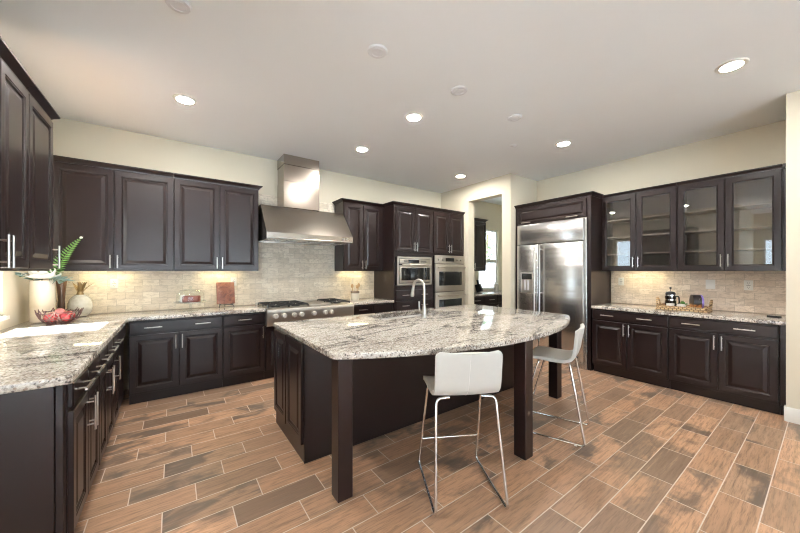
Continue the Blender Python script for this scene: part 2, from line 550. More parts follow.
def glass_door(parent, x0, x1, z0, z1, hside, hz, L=.14, g=.0025, fr=.066):
    x0 += g; x1 -= g; z0 += g; z1 -= g
    bm = nb()
    prof = [(0, 0), (0, -.017), (.003, -.020), (fr - .014, -.020), (fr - .008, -.014), (fr, -.012), (fr, 0)]
    loops = [[bm.verts.new((px, dep, pz)) for px, pz in ((x0 + i, z0 + i), (x1 - i, z0 + i), (x1 - i, z1 - i), (x0 + i, z1 - i))] for i, dep in prof]
    for a, b in zip(loops, loops[1:] + loops[:1]):
        for k in range(4): bm.faces.new((a[k], a[(k + 1) % 4], b[(k + 1) % 4], b[k]))
    d = obj('door', bm, 'wood', parent, angle=20)
    d['label'] = 'glazed door frame'
    p = obj('glass_pane', box(nb(), x0 + fr - .006, x1 - fr + .006, -.011, -.007, z0 + fr - .006, z1 - fr + .006), 'glass', d, smooth=False)
    p['label'] = 'clear glass pane'
    handle(d, x1 - .026 if hside == 'r' else x0 + .026, hz, L)
    return d

def crown(parent, x0, x1, y1, z0, h=.050, out=.045, left=True, right=True, yl=None, yr=None):
    """moulding that flares outward round the front and the open ends, mitred at the corners"""
    prof = [(0, 0), (.006, 0), (.008, .010), (.018, .020), (.032, .030), (out - .003, h - .012), (out, h - .010), (out, h), (0, h)]
    bm = nb()
    paths = []
    for o, z in prof:
        p = []
        lx = x0 - (o if left else 0); rx = x1 + (o if right else 0)
        if left: p.append((lx, yl or y1, z0 + z))
        p += [(lx, -o, z0 + z), (rx, -o, z0 + z)]
        if right: p.append((rx, yr or y1, z0 + z))
        paths.append([bm.verts.new(q) for q in p])
    n = len(paths[0])
    for a, b in zip(paths, paths[1:] + paths[:1]):
        for k in range(n - 1): bm.faces.new((a[k], a[k + 1], b[k + 1], b[k]))
    bm.faces.new([p[0] for p in paths]); bm.faces.new([p[-1] for p in reversed(paths)])
    # lid
    box(bm, x0, x1, 0.0, y1, z0, z0 + h - .004)
    return obj('crown_moulding', bm, 'wood', parent, angle=25)

def carcass(parent, W, D, z0, z1, mat='wood'):
    return obj('cabinet_body', box(nb(), 0, W, 0, D, z0, z1, .0015, 1), mat, parent)

def plinth(parent, W, D, x0=0.0, rec=.050, h=.105):
    return obj('toe_kick', box(nb(), x0, W, rec, D, 0, h), 'wood', parent)

def base_cabinet(label, loc, rot, W, D, doors, drawers, group, top=.874, hz=.60, L=.15):
    t = thing('base_cabinet', label, 'cabinet', loc, rot, group)
    carcass(t, W, D, .105, top)
    plinth(t, W, D)
    for a, b, hs in doors: door(t, a, b, .128, .722 if drawers else .672, hs, hz, L)
    for a, b, hx in drawers: drawer(t, a, b, .738, .858, hx, L)
    return t

def upper_cabinet(label, loc, rot, W, D, doors, group, z0=1.39, z1=2.475, crown_kw=None, L=.14, hz=None):
    t = thing('upper_cabinet', label, 'cabinet', loc, rot, group)
    bm = nb(); box(bm, 0, W, 0, D, z0 + .022, z1)
    box(bm, 0, W, 0, .019, z0, z0 + .0215); box(bm, 0, .018, .0195, D, z0, z0 + .0215); box(bm, W - .018, W, .0195, D, z0, z0 + .0215)
    obj('cabinet_body', bm, 'wood', t, smooth=False)
    for a, b, hs in doors: door(t, a, b, z0 + .012, z1 - .012, hs, hz or z0 + .10, L)
    if crown_kw is not None: crown(t, 0, W, D, z1, **crown_kw)
    return t

G_BACK_UP, G_LEFT_UP = 'upper cabinets left of the hood', 'upper cabinets on the left wall'
# upper cabinets left of the hood, on the back wall
YU = 4.51
DU = YB - YU - .012
upper_cabinet('dark wall cabinet in the back left corner, partly behind the white flower', (-1.125, YU, 0), FACE_BACK, 1.133, DU,
              [(.16, .617, 'r'), (.619, 1.132, 'l')], G_BACK_UP, crown_kw=dict(left=False, right=False))
upper_cabinet('dark wall cabinet with two doors just left of the steel hood', (.010, YU, 0), FACE_BACK, .917, DU,
              [(.001, .460, 'r'), (.462, .916, 'l')], G_BACK_UP, crown_kw=dict(left=False, right=True))
# uppers right of the hood
upper_cabinet('dark two-door wall cabinet right of the hood, above the utensil crock', (2.165, YU, 0), FACE_BACK, .756, DU,
              [(.008, .350, 'r'), (.352, .700, 'l')], None, crown_kw=dict(left=True, right=False))
# uppers on the left wall, the near one reaches out of the frame
XU = -.720
DL = XU - XL - .003
upper_cabinet('dark single-door wall cabinet on the left wall, beside the window', (XU, 2.835, 0), FACE_LEFT, .475, DL,
              [(.002, .473, 'r')], G_LEFT_UP, crown_kw=dict(left=False, right=True), L=.165)
upper_cabinet('dark wall cabinet at the left edge of the photo, nearest the camera', (XU, 2.065, 0), FACE_LEFT, .768, DL,
              [(.002, .383, 'r'), (.385, .766, 'l')], G_LEFT_UP, crown_kw=dict(left=False, right=False), L=.165)

# base cabinets, back wall
YF = 4.235
DB = YB - YF - .001
G_BACK = 'base cabinets along the back wall'
base_cabinet('dark base cabinet with one wide two-handled drawer, below the glass cake stand', (-.368, YF, 0), FACE_BACK, .847, DB,
             [(.003, .421, 'r'), (.423, .845, 'l')], [(.003, .845, (.20, .645))], G_BACK, hz=.625)
base_cabinet('narrow dark base cabinet with one drawer and one door, left of the range', (.480, YF, 0), FACE_BACK, .466, DB,
             [(.003, .464, 'r')], [(.003, .464, (.23,))], G_BACK, hz=.625)
t = thing('base_cabinet', 'dark base cabinet with raised doors directly below the steel range top', 'cabinet', (.948, YF, 0), FACE_BACK, G_BACK)
carcass(t, 1.208, DB, .105, .690); plinth(t, 1.208, DB)
for a, b, hs in ((.003, .403, 'r'), (.405, .803, 'l'), (.805, 1.205, 'l')): door(t, a, b, .128, .680, hs, .58)
t = base_cabinet('dark base cabinet with two small drawers, below the utensil crock', (2.158, YF, 0), FACE_BACK, .762, DB,
                 [(.003, .380, 'r'), (.382, .760, 'l')], [(.003, .380, (.19,)), (.382, .760, (.19,))], G_BACK, hz=.625)

# base run on the left, seen along its front
XF = -.405
DF = XF - XL - .001
G_LEFT = 'base cabinets of the left counter'
def left_base(label, y0, W, doors, drawers): return base_cabinet(label, (XF, y0, 0), FACE_LEFT, W, DF, doors, drawers, G_LEFT, hz=.60, L=.19)
left_base('dark base cabinet at the near end of the left counter', 2.125, .648,
          [(.003, .323, 'r'), (.325, .645, 'l')], [(.003, .323, (.163,)), (.325, .645, (.485,))])
left_base('dark base cabinet in the middle of the left counter run', 2.775, .608,
          [(.003, .303, 'r'), (.305, .605, 'l')], [(.003, .303, (.153,)), (.305, .605, (.455,))])
left_base('dark base cabinet at the far end of the left counter, next to the corner', 3.385, .815,
          [(.003, .303, 'l')], [(.003, .303, (.153,)), (.305, .812, ())])
t = thing('end_panel', 'broad flat dark panel closing the near end of the left counter', 'panel', (0, 2.085, 0))
obj('side_panel', box(nb(), XL, XF - .030, -.020, .0385, .0, .874, .002, 1), 'wood', t)
obj('edge_strip', box(nb(), XF - .029, XF - .003, -.010, .0385, .0, .874, .002, 1), 'wood', t)

# right-hand wall: two base cabinets and two glazed uppers
XC = 4.705
DR = XR - XC - .001
G_RIGHT = 'base cabinets on the right wall'
def right_base(label, y_left, W, extra=0.0):
    t = base_cabinet(label, (XC, y_left, 0), FACE_RIGHT, W, DR,
                     [(.003, W / 2 - .001, 'r'), (W / 2 + .001, W - .003, 'l')], [(.003, W - .003, (W * .24, W * .73))], G_RIGHT, hz=.63)
    return t
right_base('dark base cabinet on the right wall, next to the steel refrigerator', 1.950, .826)
right_base('dark base cabinet at the right edge of the photo, by the white wall end', 1.122, .826)
t = thing('filler_strip', 'narrow dark upright strip between the right base cabinet and the wall end', 'filler', (XC, .294, 0), FACE_RIGHT)
obj('strip', box(nb(), .001, .042, .004, DR, .105, .874, .002, 1), 'wood', t)
obj('toe_kick', box(nb(), .001, .042, .050, DR, 0, .1045), 'wood', t)

XG = 5.05
DG = XR - XG - .001
def glazed(label, y_left, W, crown_kw):
    t = thing('glass_door_cabinet', label, 'cabinet', (XG, y_left, 0), FACE_RIGHT, 'glazed wall cabinets on the right wall')
    z0, z1 = 1.39, 2.442
    w = .018
    bm = nb()
    box(bm, 0, w, 0, DG, z0, z1); box(bm, W - w, W, 0, DG, z0, z1)
    box(bm, w, W - w, 0, DG, z0 + .022, z0 + .022 + w); box(bm, w, W - w, 0, DG, z1 - w, z1); box(bm, w, W - w, 0, .019, z0, z0 + .0215)
    for a, b in ((w, w + .024), (W - w - .024, W - w), (W / 2 - .02, W / 2 + .02)): box(bm, a, b, 0, .02, z0 + w, z1 - w)
    obj('cabinet_body', bm, 'wood', t, smooth=False)
    bm = nb()
    box(bm, w, W - w, DG - .008, DG - .001, z0 + w, z1 - w)
    box(bm, w, w + .003, .02, DG - .008, z0 + w, z1 - w); box(bm, W - w - .003, W - w, .02, DG - .008, z0 + w, z1 - w)
    box(bm, w, W - w, .02, DG - .008, z0 + .0405, z0 + .0435); box(bm, w, W - w, .02, DG - .008, z1 - w - .003, z1 - w)
    o = obj('cabinet_lining', bm, 'inside', t, smooth=False)
    o['label'] = 'taupe interior lining'
    for z in (1.62, 1.86, 2.10):
        obj('shelf', box(nb(), w + .003, W - w - .003, .03, DG - .008, z, z + .018, .001, 1), 'inside', t)
    glass_door(t, .002, W / 2 - .001, z0 + .004, z1 - .010, 'r', z0 + .12)
    glass_door(t, W / 2 + .001, W - .002, z0 + .004, z1 - .010, 'l', z0 + .12)
    crown(t, 0, W, DG, z1, **crown_kw)
    return t
glazed('glass-door wall cabinet next to the refrigerator, with mirrored window light', 1.964, .840, dict(h=.040, out=.035, left=False, right=False))
glazed('glass-door wall cabinet at the right, nearest the white wall end', 1.122, .826, dict(h=.040, out=.035, left=False, right=False))
t = thing('filler_strip', 'narrow dark upright strip between the glazed cabinet and the wall end', 'filler', (XG, .294, 0), FACE_RIGHT)
obj('strip', box(nb(), .001, .042, .0, DG, 1.39, 2.442, .002, 1), 'wood', t)
obj('crown_end', box(nb(), .001, .042, -.034, DG, 2.444, 2.482, .002, 1), 'wood', t)

# tall cabinet with the ovens
YO = 4.205
DO = YB - YO - .001
t = thing('oven_cabinet', 'tall dark cabinet housing the microwave and the double oven', 'cabinet', (2.925, YO, 0), FACE_BACK)
WO = XP - 2.925 - .004
bm = nb()
# carcass with two niches
box(bm, 0, .030, 0, DO, .105, 2.475); box(bm, .820, .868, 0, DO, .105, 2.475); box(bm, WO - .024, WO, 0, DO, .105, 2.475)
box(bm, .030, .820, 0, DO, 1.640, 2.475); box(bm, .868, WO - .024, 0, DO, 1.680, 2.475)
box(bm, .030, .820, 0, DO, .105, 1.140); box(bm, .868, WO - .024, 0, DO, .105, .365)
box(bm, .030, .820, DO - .02, DO, 1.140, 1.640); box(bm, .868, WO - .024, DO - .02, DO, .365, 1.680)
obj('cabinet_body', bm, 'wood', t, smooth=False)
plinth(t, WO, DO)
door(t, .030, .427, 1.712, 2.450, 'r', 1.80); door(t, .429, .830, 1.712, 2.450, 'l', 1.80)
door(t, .860, 1.244, 1.712, 2.450, 'r', 1.80); door(t, 1.246, WO - .012, 1.712, 2.450, 'l', 1.80)
for a, b in ((.905, 1.070), (.725, .895), (.430, .715), (.128, .420)): drawer(t, .030, .820, a, b, (.21, .62), .14)
drawer(t, .868, WO - .012, .128, .350, (.40,), .14)
crown(t, 0, WO, DO, 2.475, left=True, right=False, yl=YU - YO - .05)

# tall cabinet round the refrigerator
XFR = 4.715
DFR = XR - XFR - .001
t = thing('refrigerator_cabinet', 'tall dark cabinet framing the steel refrigerator', 'cabinet', (XFR, 3.155, 0), FACE_RIGHT)
WFR = 3.155 - 1.970
bm = nb()
box(bm, 0, .045, 0, DFR, 0, 2.440, .0015, 1); box(bm, WFR - .045, WFR, 0, DFR, 0, 2.440, .0015, 1)
obj('side_panel', bm, 'wood', t)
obj('cabinet_body', box(nb(), .046, WFR - .046, .001, DFR, 2.155, 2.440), 'wood', t)
d = obj('door', panel(nb(), .055, WFR - .055, 2.165, 2.420, [(a * .75, b) for a, b in RAISED]), 'wood', t, smooth=False)
handle(d, .22, 2.180, .16, False); handle(d, WFR - .24, 2.180, .16, False)
crown(t, 0, WFR, DFR, 2.440, left=False, right=True, yr=XG - XFR - .040)

# pantry cabinets
t = thing('pantry_cabinet', 'black base cabinet with drawers seen through the pantry opening', 'cabinet', (XP + .17, YF, 0), FACE_BACK)
WP = 7.0 - XP - .175
carcass(t, WP, DB, .105, .874); plinth(t, WP, DB)
n = 5; w = WP / n
for k in range(n):
    drawer(t, k * w + .002, (k + 1) * w - .002, .720, .858, (k * w + w / 2,), .16)
    door(t, k * w + .002, (k + 1) * w - .002, .128, .705, 'r', .60)
upper_cabinet('dark wall cabinet in the pantry, left of the pantry window', (4.76, YU, 0), FACE_BACK, .850, DU,
              [(.002, .424, 'r'), (.426, .848, 'l')], None, crown_kw=dict(left=False, right=True))

# ------------------------------------------------------------------ counters
def slab(name, label, outline, z1=.914, th=.040, hole=None, mat='granite', r=.010):
    """a stone slab with softly rounded edges from a counter-clockwise outline, with an optional cut-out"""
    P = [Vector(p) for p in outline]; n = len(P)
    nr = []
    for i in range(n):
        a = (P[i] - P[i - 1]).normalized(); b = (P[(i + 1) % n] - P[i]).normalized()
        na = Vector((a.y, -a.x)); nbv = Vector((b.y, -b.x))
        m = (na + nbv)
        nr.append(m / max(.35, (m.length_squared / 2)))
    z0 = z1 - th
    prof = [(r, z1), (r * .4, z1 - r * .12), (r * .08, z1 - r * .5), (0, z1 - r), (0, z0 + r), (r * .08, z0 + r * .5), (r * .4, z0 + r * .12), (r, z0)]
    bm = nb()
    loops = [[bm.verts.new((P[i].x - nr[i].x * ins, P[i].y - nr[i].y * ins, z)) for i in range(n)] for ins, z in prof]
    for a, b in zip(loops, loops[1:]):
        for k in range(n): bm.faces.new((a[k], b[k], b[(k + 1) % n], a[(k + 1) % n]))
    holes = []
    if hole:
        hx0, hx1, hy0, hy1 = hole
        hp = fillet([(hx0, hy0, 0), (hx1, hy0, 0), (hx1, hy1, 0), (hx0, hy1, 0)], .05, 5, True)
        for z in (z1, z0): holes.append([bm.verts.new((p.x, p.y, z)) for p in hp])
        m = len(hp)
        for k in range(m): bm.faces.new((holes[0][k], holes[0][(k + 1) % m], holes[1][(k + 1) % m], holes[1][k]))
    for li, hi in ((0, 0), (-1, 1)):
        es = []
        for L_ in [loops[li]] + ([holes[hi]] if hole else []):
            for k in range(len(L_)):
                e = bm.edges.get((L_[k], L_[(k + 1) % len(L_)])) or bm.edges.new((L_[k], L_[(k + 1) % len(L_)]))
                es.append(e)
        bmesh.ops.triangle_fill(bm, use_beauty=True, edges=es)
    o = obj(name, bm, mat, angle=50)
    return tag(o, label, 'countertop')

XCF, YCF = -.372, 4.195             # front edges of the left and back counters
slab('countertop', 'speckled granite counter running along the left wall into the back corner',
     [(XL + .001, 2.030), (XCF - .012, 2.030), (XCF, 2.042), (XCF, YCF), (.946, YCF), (.946, YB - .011), (XL + .001, YB - .011)])
slab('countertop', 'short granite counter between the range and the oven cabinet', [(2.158, YCF), (2.922, YCF), (2.922, YB - .011), (2.158, YB - .011)])
slab('countertop', 'long granite counter on the right wall, holding the wicker tray', [(4.672, .253), (XR - .011, .253), (XR - .011, 1.952), (4.672, 1.952)])
slab('countertop', 'granite counter in the pantry below the window', [(XP + .168, YCF), (6.995, YCF), (6.995, YB - .001), (XP + .168, YB - .001)])

# ------------------------------------------------------------------ island
IX0, IX1, IY1 = .746, 3.505, 3.040
def island_outline():
    pts = []
    cx, rad, ya = 2.128, 2.665, 1.305
    yc = ya + rad
    bow = lambda x: yc - math.sqrt(rad ** 2 - (x - cx) ** 2)
    corner = fillet([(IX0, IY1, 0), (IX0, bow(IX0), 0), (IX0 + .30, bow(IX0 + .30), 0)], .035, 4)
    pts += [(IX0 + .03, IY1), (IX0 + .009, IY1 - .009), (IX0, IY1 - .03)]
    pts += [(p.x, p.y) for p in corner[1:-1]]
    x = IX0 + .08
    while x < 3.36:
        pts.append((x, bow(x))); x += .06
    corner = fillet([(3.37, bow(3.37), 0), (IX1, bow(IX1), 0), (IX1, IY1, 0)], .11, 7)
    pts += [(p.x, p.y) for p in corner[1:-1]]
    pts += [(IX1, IY1 - .03), (IX1 - .009, IY1 - .009), (IX1 - .03, IY1)]
    return pts
SINK = (1.66, 2.56, 2.545, 2.905)
slab('island_countertop', 'bow-fronted polished granite top of the kitchen island', island_outline(), hole=SINK)

t = thing('kitchen_island', 'dark wooden kitchen island with three square legs at the bowed front', 'island', (0, 0, 0))
BX0, BX1, BY0, BY1 = .768, 3.400, 2.235, 3.000
bm = nb()
w = .02
box(bm, BX0, BX0 + w, BY0 + w, BY1, .0, .874); box(bm, BX1 - w, BX1, BY0 + w, BY1, .0, .874); box(bm, BX0 + w, BX1 - w, BY1 - w, BY1, .105, .874)
box(bm, BX0 + w, BX1 - w, BY0 + w, BY1 - w, .085, .105); box(bm, BX0 + w, BX1 - w, BY1 - .08, BY1 - .06, 0, .085)
obj('cabinet_body', bm, 'wood', t, smooth=False)
p = obj('front_panel', box(nb(), BX0, BX1, BY0, BY0 + w, .0, .874, .002, 1), 'wood', t)
bm = nb()
box(bm, BX0 - .003, BX1 + .003, BY0 - .006, BY0 - .0005, .0, .022, .002, 1)
obj('shoe_moulding', bm, 'wood', t)
# end panels, facing the left aisle
for a, b in ((.004, .355), (.375, .745)):
    o = obj('end_door', panel(nb(), a, b, .128, .862, RAISED), 'wood', t, smooth=False)
    o.location = (BX0, BY1, 0); o.rotation_euler = (0, 0, FACE_RIGHT)
for x, y in ((.848, 1.780), (2.137, 1.365), (3.425, 1.800)):
    obj('leg', box(nb(), x - .049, x + .049, y - .049, y + .049, 0, .874, .003, 1), 'leg_wood', t, smooth=False)

# the island's sink and tap
t = thing('sink', 'stainless undermount sink set in the island top', 'sink', ((SINK[0] + SINK[1]) / 2, (SINK[2] + SINK[3]) / 2, .68))
hw, hd = (SINK[1] - SINK[0]) / 2 - .004, (SINK[3] - SINK[2]) / 2 - .004
bm = nb()
def rr(h, d, z, rad): return [bm.verts.new((p.x, p.y, z)) for p in fillet([(-h, -d, 0), (h, -d, 0), (h, d, 0), (-h, d, 0)], rad, 5, True)]
lp = [rr(hw, hd, .1925, .05), rr(hw - .004, hd - .004, .10, .05), rr(hw - .010, hd - .010, .02, .05), rr(hw - .04, hd - .04, .0, .03)]
for a, b in zip(lp, lp[1:]):
    for k in range(len(a)): bm.faces.new((a[k], a[(k + 1) % len(a)], b[(k + 1) % len(a)], b[k]))
bm.faces.new(lp[-1])
bmesh.ops.recalc_face_normals(bm, faces=bm.faces)
o = obj('basin', bm, 'sink_steel', t, angle=60)
md = o.modifiers.new('sheet', 'SOLIDIFY'); md.thickness = .0025; md.offset = -1
obj('drain', lathe(nb(), [(.045, .001), (.045, .004), (.03, .004), (.026, .002)], 20), 'nickel', t)

t = thing('faucet', 'tall satin nickel pull-down tap standing on the island top', 'faucet', (2.100, 2.470, .914))
obj('base', lathe(nb(), [(.034, 0), (.034, .012), (.027, .020), (.0255, .055), (.022, .085), (.017, .125)], 22), 'nickel', t)
arc = [(0, 0, .12), (0, 0, .28)]
for k in range(1, 13):
    a = math.pi * k / 13
    arc.append((-.012 * (1 - math.cos(a)), .075 - .075 * math.cos(a), .30 + .082 * math.sin(a)))
obj('spout', tube(nb(), arc, .0135, 14), 'nickel', t)
e = arc[-1]
obj('spray_head', tube(nb(), [e, (e[0] - .002, e[1] + .010, e[2] - .05), (e[0] - .003, e[1] + .018, e[2] - .10), (e[0] - .003, e[1] + .021, e[2] - .115)], [.0135, .0165, .0215, .019], 16), 'nickel', t)
obj('lever', tube(nb(), fillet([(-.022, 0, .055), (-.052, .0, .055), (-.066, 0, .085), (-.070, 0, .165)], .03, 5), .0075, 10), 'nickel', t)

# ------------------------------------------------------------------ range top and hood
t = thing('rangetop', 'wide stainless range top with black grates and a row of seven knobs', 'range', (.950, 4.13, .692))
RW, RD = 1.204, YB - 4.13 - .012
obj('body', box(nb(), 0, RW, .035, RD, 0, .215, .002, 1), 'steel_h', t)
bm = nb()      # bull-nosed control panel
prof = [(.035, .0), (.006, .004), (.0, .02), (-.008, .165), (-.010, .185), (.0, .212), (.022, .224), (.06, .224)]
L0 = [bm.verts.new((0, y, z)) for y, z in prof]; L1 = [bm.verts.new((RW, y, z)) for y, z in prof]
for k in range(len(prof) - 1): bm.faces.new((L0[k], L1[k], L1[k + 1], L0[k + 1]))
bm.faces.new((L0[-1], L1[-1], L1[0], L0[0]))
bm.faces.new(L0); bm.faces.new(list(reversed(L1)))
obj('control_panel', bm, 'steel_h', t)
for kx in (.100, .205, .335, .430, .600, .760, .850):
    z = .125
    bm = nb()
    tube(bm, [(kx, -.002, z), (kx, -.010, z)], .038, 20)
    o = obj('knob', bm, 'steel_h', t)
    bm = nb()
    tube(bm, [(kx, -.0102, z), (kx, -.030, z), (kx, -.044, z)], [.031, .031, .026], 20)
    box(bm, kx - .005, kx + .005, -.054, -.040, z - .023, z + .023, .002, 1)
    obj('knob_grip', bm, 'knob_metal', o)
obj('cooktop', box(nb(), .012, RW - .012, .065, RD - .04, .213, .219, .002, 1), 'steel_h', t)
obj('back_trim', box(nb(), 0, RW, RD - .035, RD, .213, .245, .004), 'steel_h', t)
def grate(x0, x1):
    bm = nb(); y0, y1 = .085, RD - .06; z = .248; r = .0075
    tube(bm, fillet([(x0, y0, z), (x1, y0, z), (x1, y1, z), (x0, y1, z)], .02, 3, True), r, 8, True)
    ym = (y0 + y1) / 2
    tube(bm, [(x0, ym, z), (x1, ym, z)], r, 8)
    for yc in ((y0 + ym) / 2, (ym + y1) / 2):
        xc = (x0 + x1) / 2
        for k in range(8):
            a = k * math.pi / 4
            ex, ey = math.cos(a), math.sin(a)
            sc_ = min((x1 - x0) / 2 / abs(ex) if abs(ex) > .01 else 9, (ym - y0) / 2 / abs(ey) if abs(ey) > .01 else 9)
            tube(bm, [(xc + ex * .035, yc + ey * .035, z), (xc + ex * sc_, yc + ey * sc_, z)], r * .85, 6)
    for xx in (x0, x1):
        for yy in (y0, ym, y1): tube(bm, [(xx, yy, .218), (xx, yy, z)], r, 6)
    g = obj('grate', bm, 'iron', t)
    for yc in ((y0 + ym) / 2, (ym + y1) / 2):
        obj('burner', lathe(nb(), [(.055, .218), (.055, .228), (.042, .230), (.040, .238), (.0001, .240)], 20, ((x0 + x1) / 2, yc, 0)), 'black', g)
grate(.03, .285); grate(.295, .55); grate(.90, 1.175)
obj('griddle', box(nb(), .575, .875, .09, RD - .07, .218, .236, .006), 'steel_h', t)

t = thing('range_hood', 'large stainless chimney hood hanging over the range top', 'hood', (.952, 4.165, 0))
HW, HD = 1.206, YB - 4.165 - .011
bm = nb()
prof = [(0, 1.800), (0, 1.885), (.335, 2.285), (HD - .012, 2.285), (HD - .012, 1.800)]
A = [bm.verts.new((0, y, z)) for y, z in prof]; B = [bm.verts.new((HW, y, z)) for y, z in prof]
for k in range(4): bm.faces.new((A[k], B[k], B[k + 1], A[k + 1]))
bm.faces.new(A); bm.faces.new(list(reversed(B)))
# hollow underside
i0 = [(.03, .03), (HW - .03, .03), (HW - .03, HD - .04), (.03, HD - .04)]
lo = [A[0], B[0], B[4], A[4]]
ui = [bm.verts.new((x, y, 1.800)) for x, y in i0]; ti = [bm.verts.new((x, y, 1.860)) for x, y in i0]
for k in range(4):
    bm.faces.new((lo[k], lo[(k + 1) % 4], ui[(k + 1) % 4], ui[k])); bm.faces.new((ui[k], ui[(k + 1) % 4], ti[(k + 1) % 4], ti[k]))
bm.faces.new(ti)
obj('canopy', bm, 'hood_steel', t, angle=25)
cx0, cx1 = .300, .815
obj('chimney', box(nb(), cx0, cx1, .325, HD - .001, 2.286, 2.66, .003, 1), 'flue_steel', t)
obj('chimney_cover', box(nb(), cx0 + .004, cx1 - .004, .329, HD - .001, 2.661, ZC - .14, .002, 1), 'flue_steel', t)
obj('chimney_collar', box(nb(), cx0 - .001, cx1 + .001, .324, HD - .001, ZC - .139, ZC - .001, .002, 1), 'flue_steel', t)
bm = nb()
tube(bm, [(.03, -.022, 1.812), (HW - .03, -.022, 1.812)], .007, 10)
for x in (.05, .33, .62, .90, HW - .05): tube(bm, [(x, .002, 1.812), (x, -.022, 1.812)], .006, 8)
obj('utensil_rail', bm, 'nickel', t)
for x in (HW - .155, HW - .085):
    bm = nb(); tube(bm, [(x, .002, 1.848), (x, -.018, 1.848), (x, -.030, 1.848)], [.021, .021, .016], 18)
    obj('knob', bm, 'nickel', t)
for k in range(3):
    x = .06 + k * .37
    bm = nb()
    box(bm, x, x + .355, .06, HD - .07, 1.832, 1.836)
    for j in range(9): box(bm, x + .012 + j * .039, x + .030 + j * .039, .08, HD - .09, 1.826, 1.832)
    obj('filter', bm, 'steel', t, smooth=False)

# ------------------------------------------------------------------ built-in ovens
t = thing('microwave', 'stainless built-in microwave oven in the tall cabinet', 'microwave', (2.975, YO - .022, 1.150))
w, h = .750, .480
obj('body', box(nb(), .012, w - .012, .010, .45, .008, h - .008), 'black', t)
bm = nb(); panel(bm, 0, w, 0, h, [(0, .018), (0, 0), (.004, -.004), (.030, -.004), (.034, .004), (.036, .012)])
obj('trim_frame', bm, 'steel_h', t, angle=20)
d = obj('oven_door', box(nb(), .040, w - .040, -.016, .006, .045, .335, .004), 'steel_h', t)
obj('oven_window', box(nb(), .075, w - .195, -.019, -.014, .085, .295, .004), 'dark_glass', d)
o = obj('keypad', box(nb(), w - .180, w - .060, -.019, -.014, .085, .295, .003), 'dark_glass', d); o['label'] = 'black glass panel right of the window'
bm = nb(); tube(bm, [(.07, -.05, .345), (w - .07, -.05, .345)], .010, 12)
for x in (.10, w - .10): tube(bm, [(x, -.012, .330), (x, -.05, .345)], .007, 8)
obj('handle', bm, 'steel_h', d)
cp = obj('control_panel', box(nb(), .040, w - .040, -.012, .006, .362, h - .038, .003), 'steel_h', t)
obj('display', box(nb(), .22, .46, -.0145, -.010, .375, .430, .002, 1), 'dark_glass', cp)
for k in range(4): obj('button', box(nb(), .13 + k * .020, .143 + k * .020, -.0145, -.011, .385, .420, .001, 1), 'slot', cp)
for k in range(6): obj('button', box(nb(), .49 + k * .022, .505 + k * .022, -.0145, -.011, .385, .420, .001, 1), 'slot', cp)

t = thing('double_oven', 'stainless double wall oven stacked in the tall cabinet', 'oven', (3.797, YO - .026, .370))
w, h = .755, 1.305
obj('body', box(nb(), .006, w - .006, .012, .55, .004, h - .004), 'black', t)
cp = obj('control_panel', box(nb(), 0, w, -.006, .012, h - .150, h, .004), 'steel_h', t)
obj('display', box(nb(), w / 2 - .11, w / 2 + .11, -.0085, -.004, h - .110, h - .045, .002, 1), 'dark_glass', cp)
for x in (.09, .19, w - .19, w - .09):
    bm = nb(); tube(bm, [(x, -.004, h - .078), (x, -.022, h - .078), (x, -.034, h - .078)], [.024, .022, .018], 18)
    obj('knob', bm, 'nickel', cp)
for z0, z1 in ((.645, 1.145), (.050, .635)):
    d = obj('oven_door', box(nb(), 0, w, -.024, .012, z0, z1, .005), 'steel_h', t)
    obj('oven_window', box(nb(), .085, w - .085, -.027, -.022, z0 + .11, z1 - .135, .006), 'dark_glass', d)
    bm = nb(); tube(bm, [(.03, -.075, z1 - .060), (w - .03, -.075, z1 - .060)], .0125, 14)
    for x in (.075, w - .075): tube(bm, [(x, -.022, z1 - .060), (x, -.075, z1 - .060)], .009, 10)
    obj('handle', bm, 'steel_h', d)
obj('lower_trim', box(nb(), 0, w, -.006, .012, 0, .045, .003), 'steel_h', t)

# ------------------------------------------------------------------ refrigerator
t = thing('refrigerator', 'wide built-in stainless side-by-side refrigerator with an ice dispenser', 'refrigerator', (XFR - .004, 3.108, 0), FACE_RIGHT)
w = 1.090
obj('body', box(nb(), .004, w - .004, .012, DFR - .02, 0, 2.150), 'slot', t)
bm = nb()
box(bm, 0, .012, -.014, .012, .0, 2.150, .002, 1); box(bm, w - .032, w, -.014, .012, .0, 2.150, .002, 1); box(bm, .012, w - .032, -.014, .012, 2.138, 2.150, .002, 1)
obj('trim_frame', bm, 'steel', t)
obj('grille_panel', box(nb(), .014, w - .034, -.045, .010, 1.822, 2.134, .006), 'steel', t)
split = .392
fz = obj('freezer_door', box(nb(), .014, split - .003, -.050, .010, .105, 1.812, .006), 'steel', t)
rf = obj('fridge_door', box(nb(), split + .003, w - .034, -.050, .010, .105, 1.812, .006), 'steel', t)
def long_bar(x, par):
    bm = nb(); tube(bm, [(x, -.095, .30), (x, -.095, 1.790)], .0105, 14)
    for z in (.36, 1.05, 1.73): tube(bm, [(x, -.048, z), (x, -.095, z)], .010, 10)
    return obj('handle', bm, 'nickel', par)
long_bar(split - .042, fz); long_bar(split + .042, rf)
dp = obj('dispenser', panel(nb(), .085, .300, 1.030, 1.365, [(0, -.049), (0, -.054), (.004, -.056), (.014, -.056), (.018, -.052)]), 'steel_h', fz, angle=20)
obj('dispenser_niche', panel(nb(), .103, .282, 1.048, 1.245, [(0, -.0525), (0, -.054), (.010, -.0545), (.030, -.053)]), 'nickel', dp)
obj('dispenser_screen', box(nb(), .103, .282, -.0565, -.052, 1.255, 1.348, .002, 1), 'dark_glass', dp)
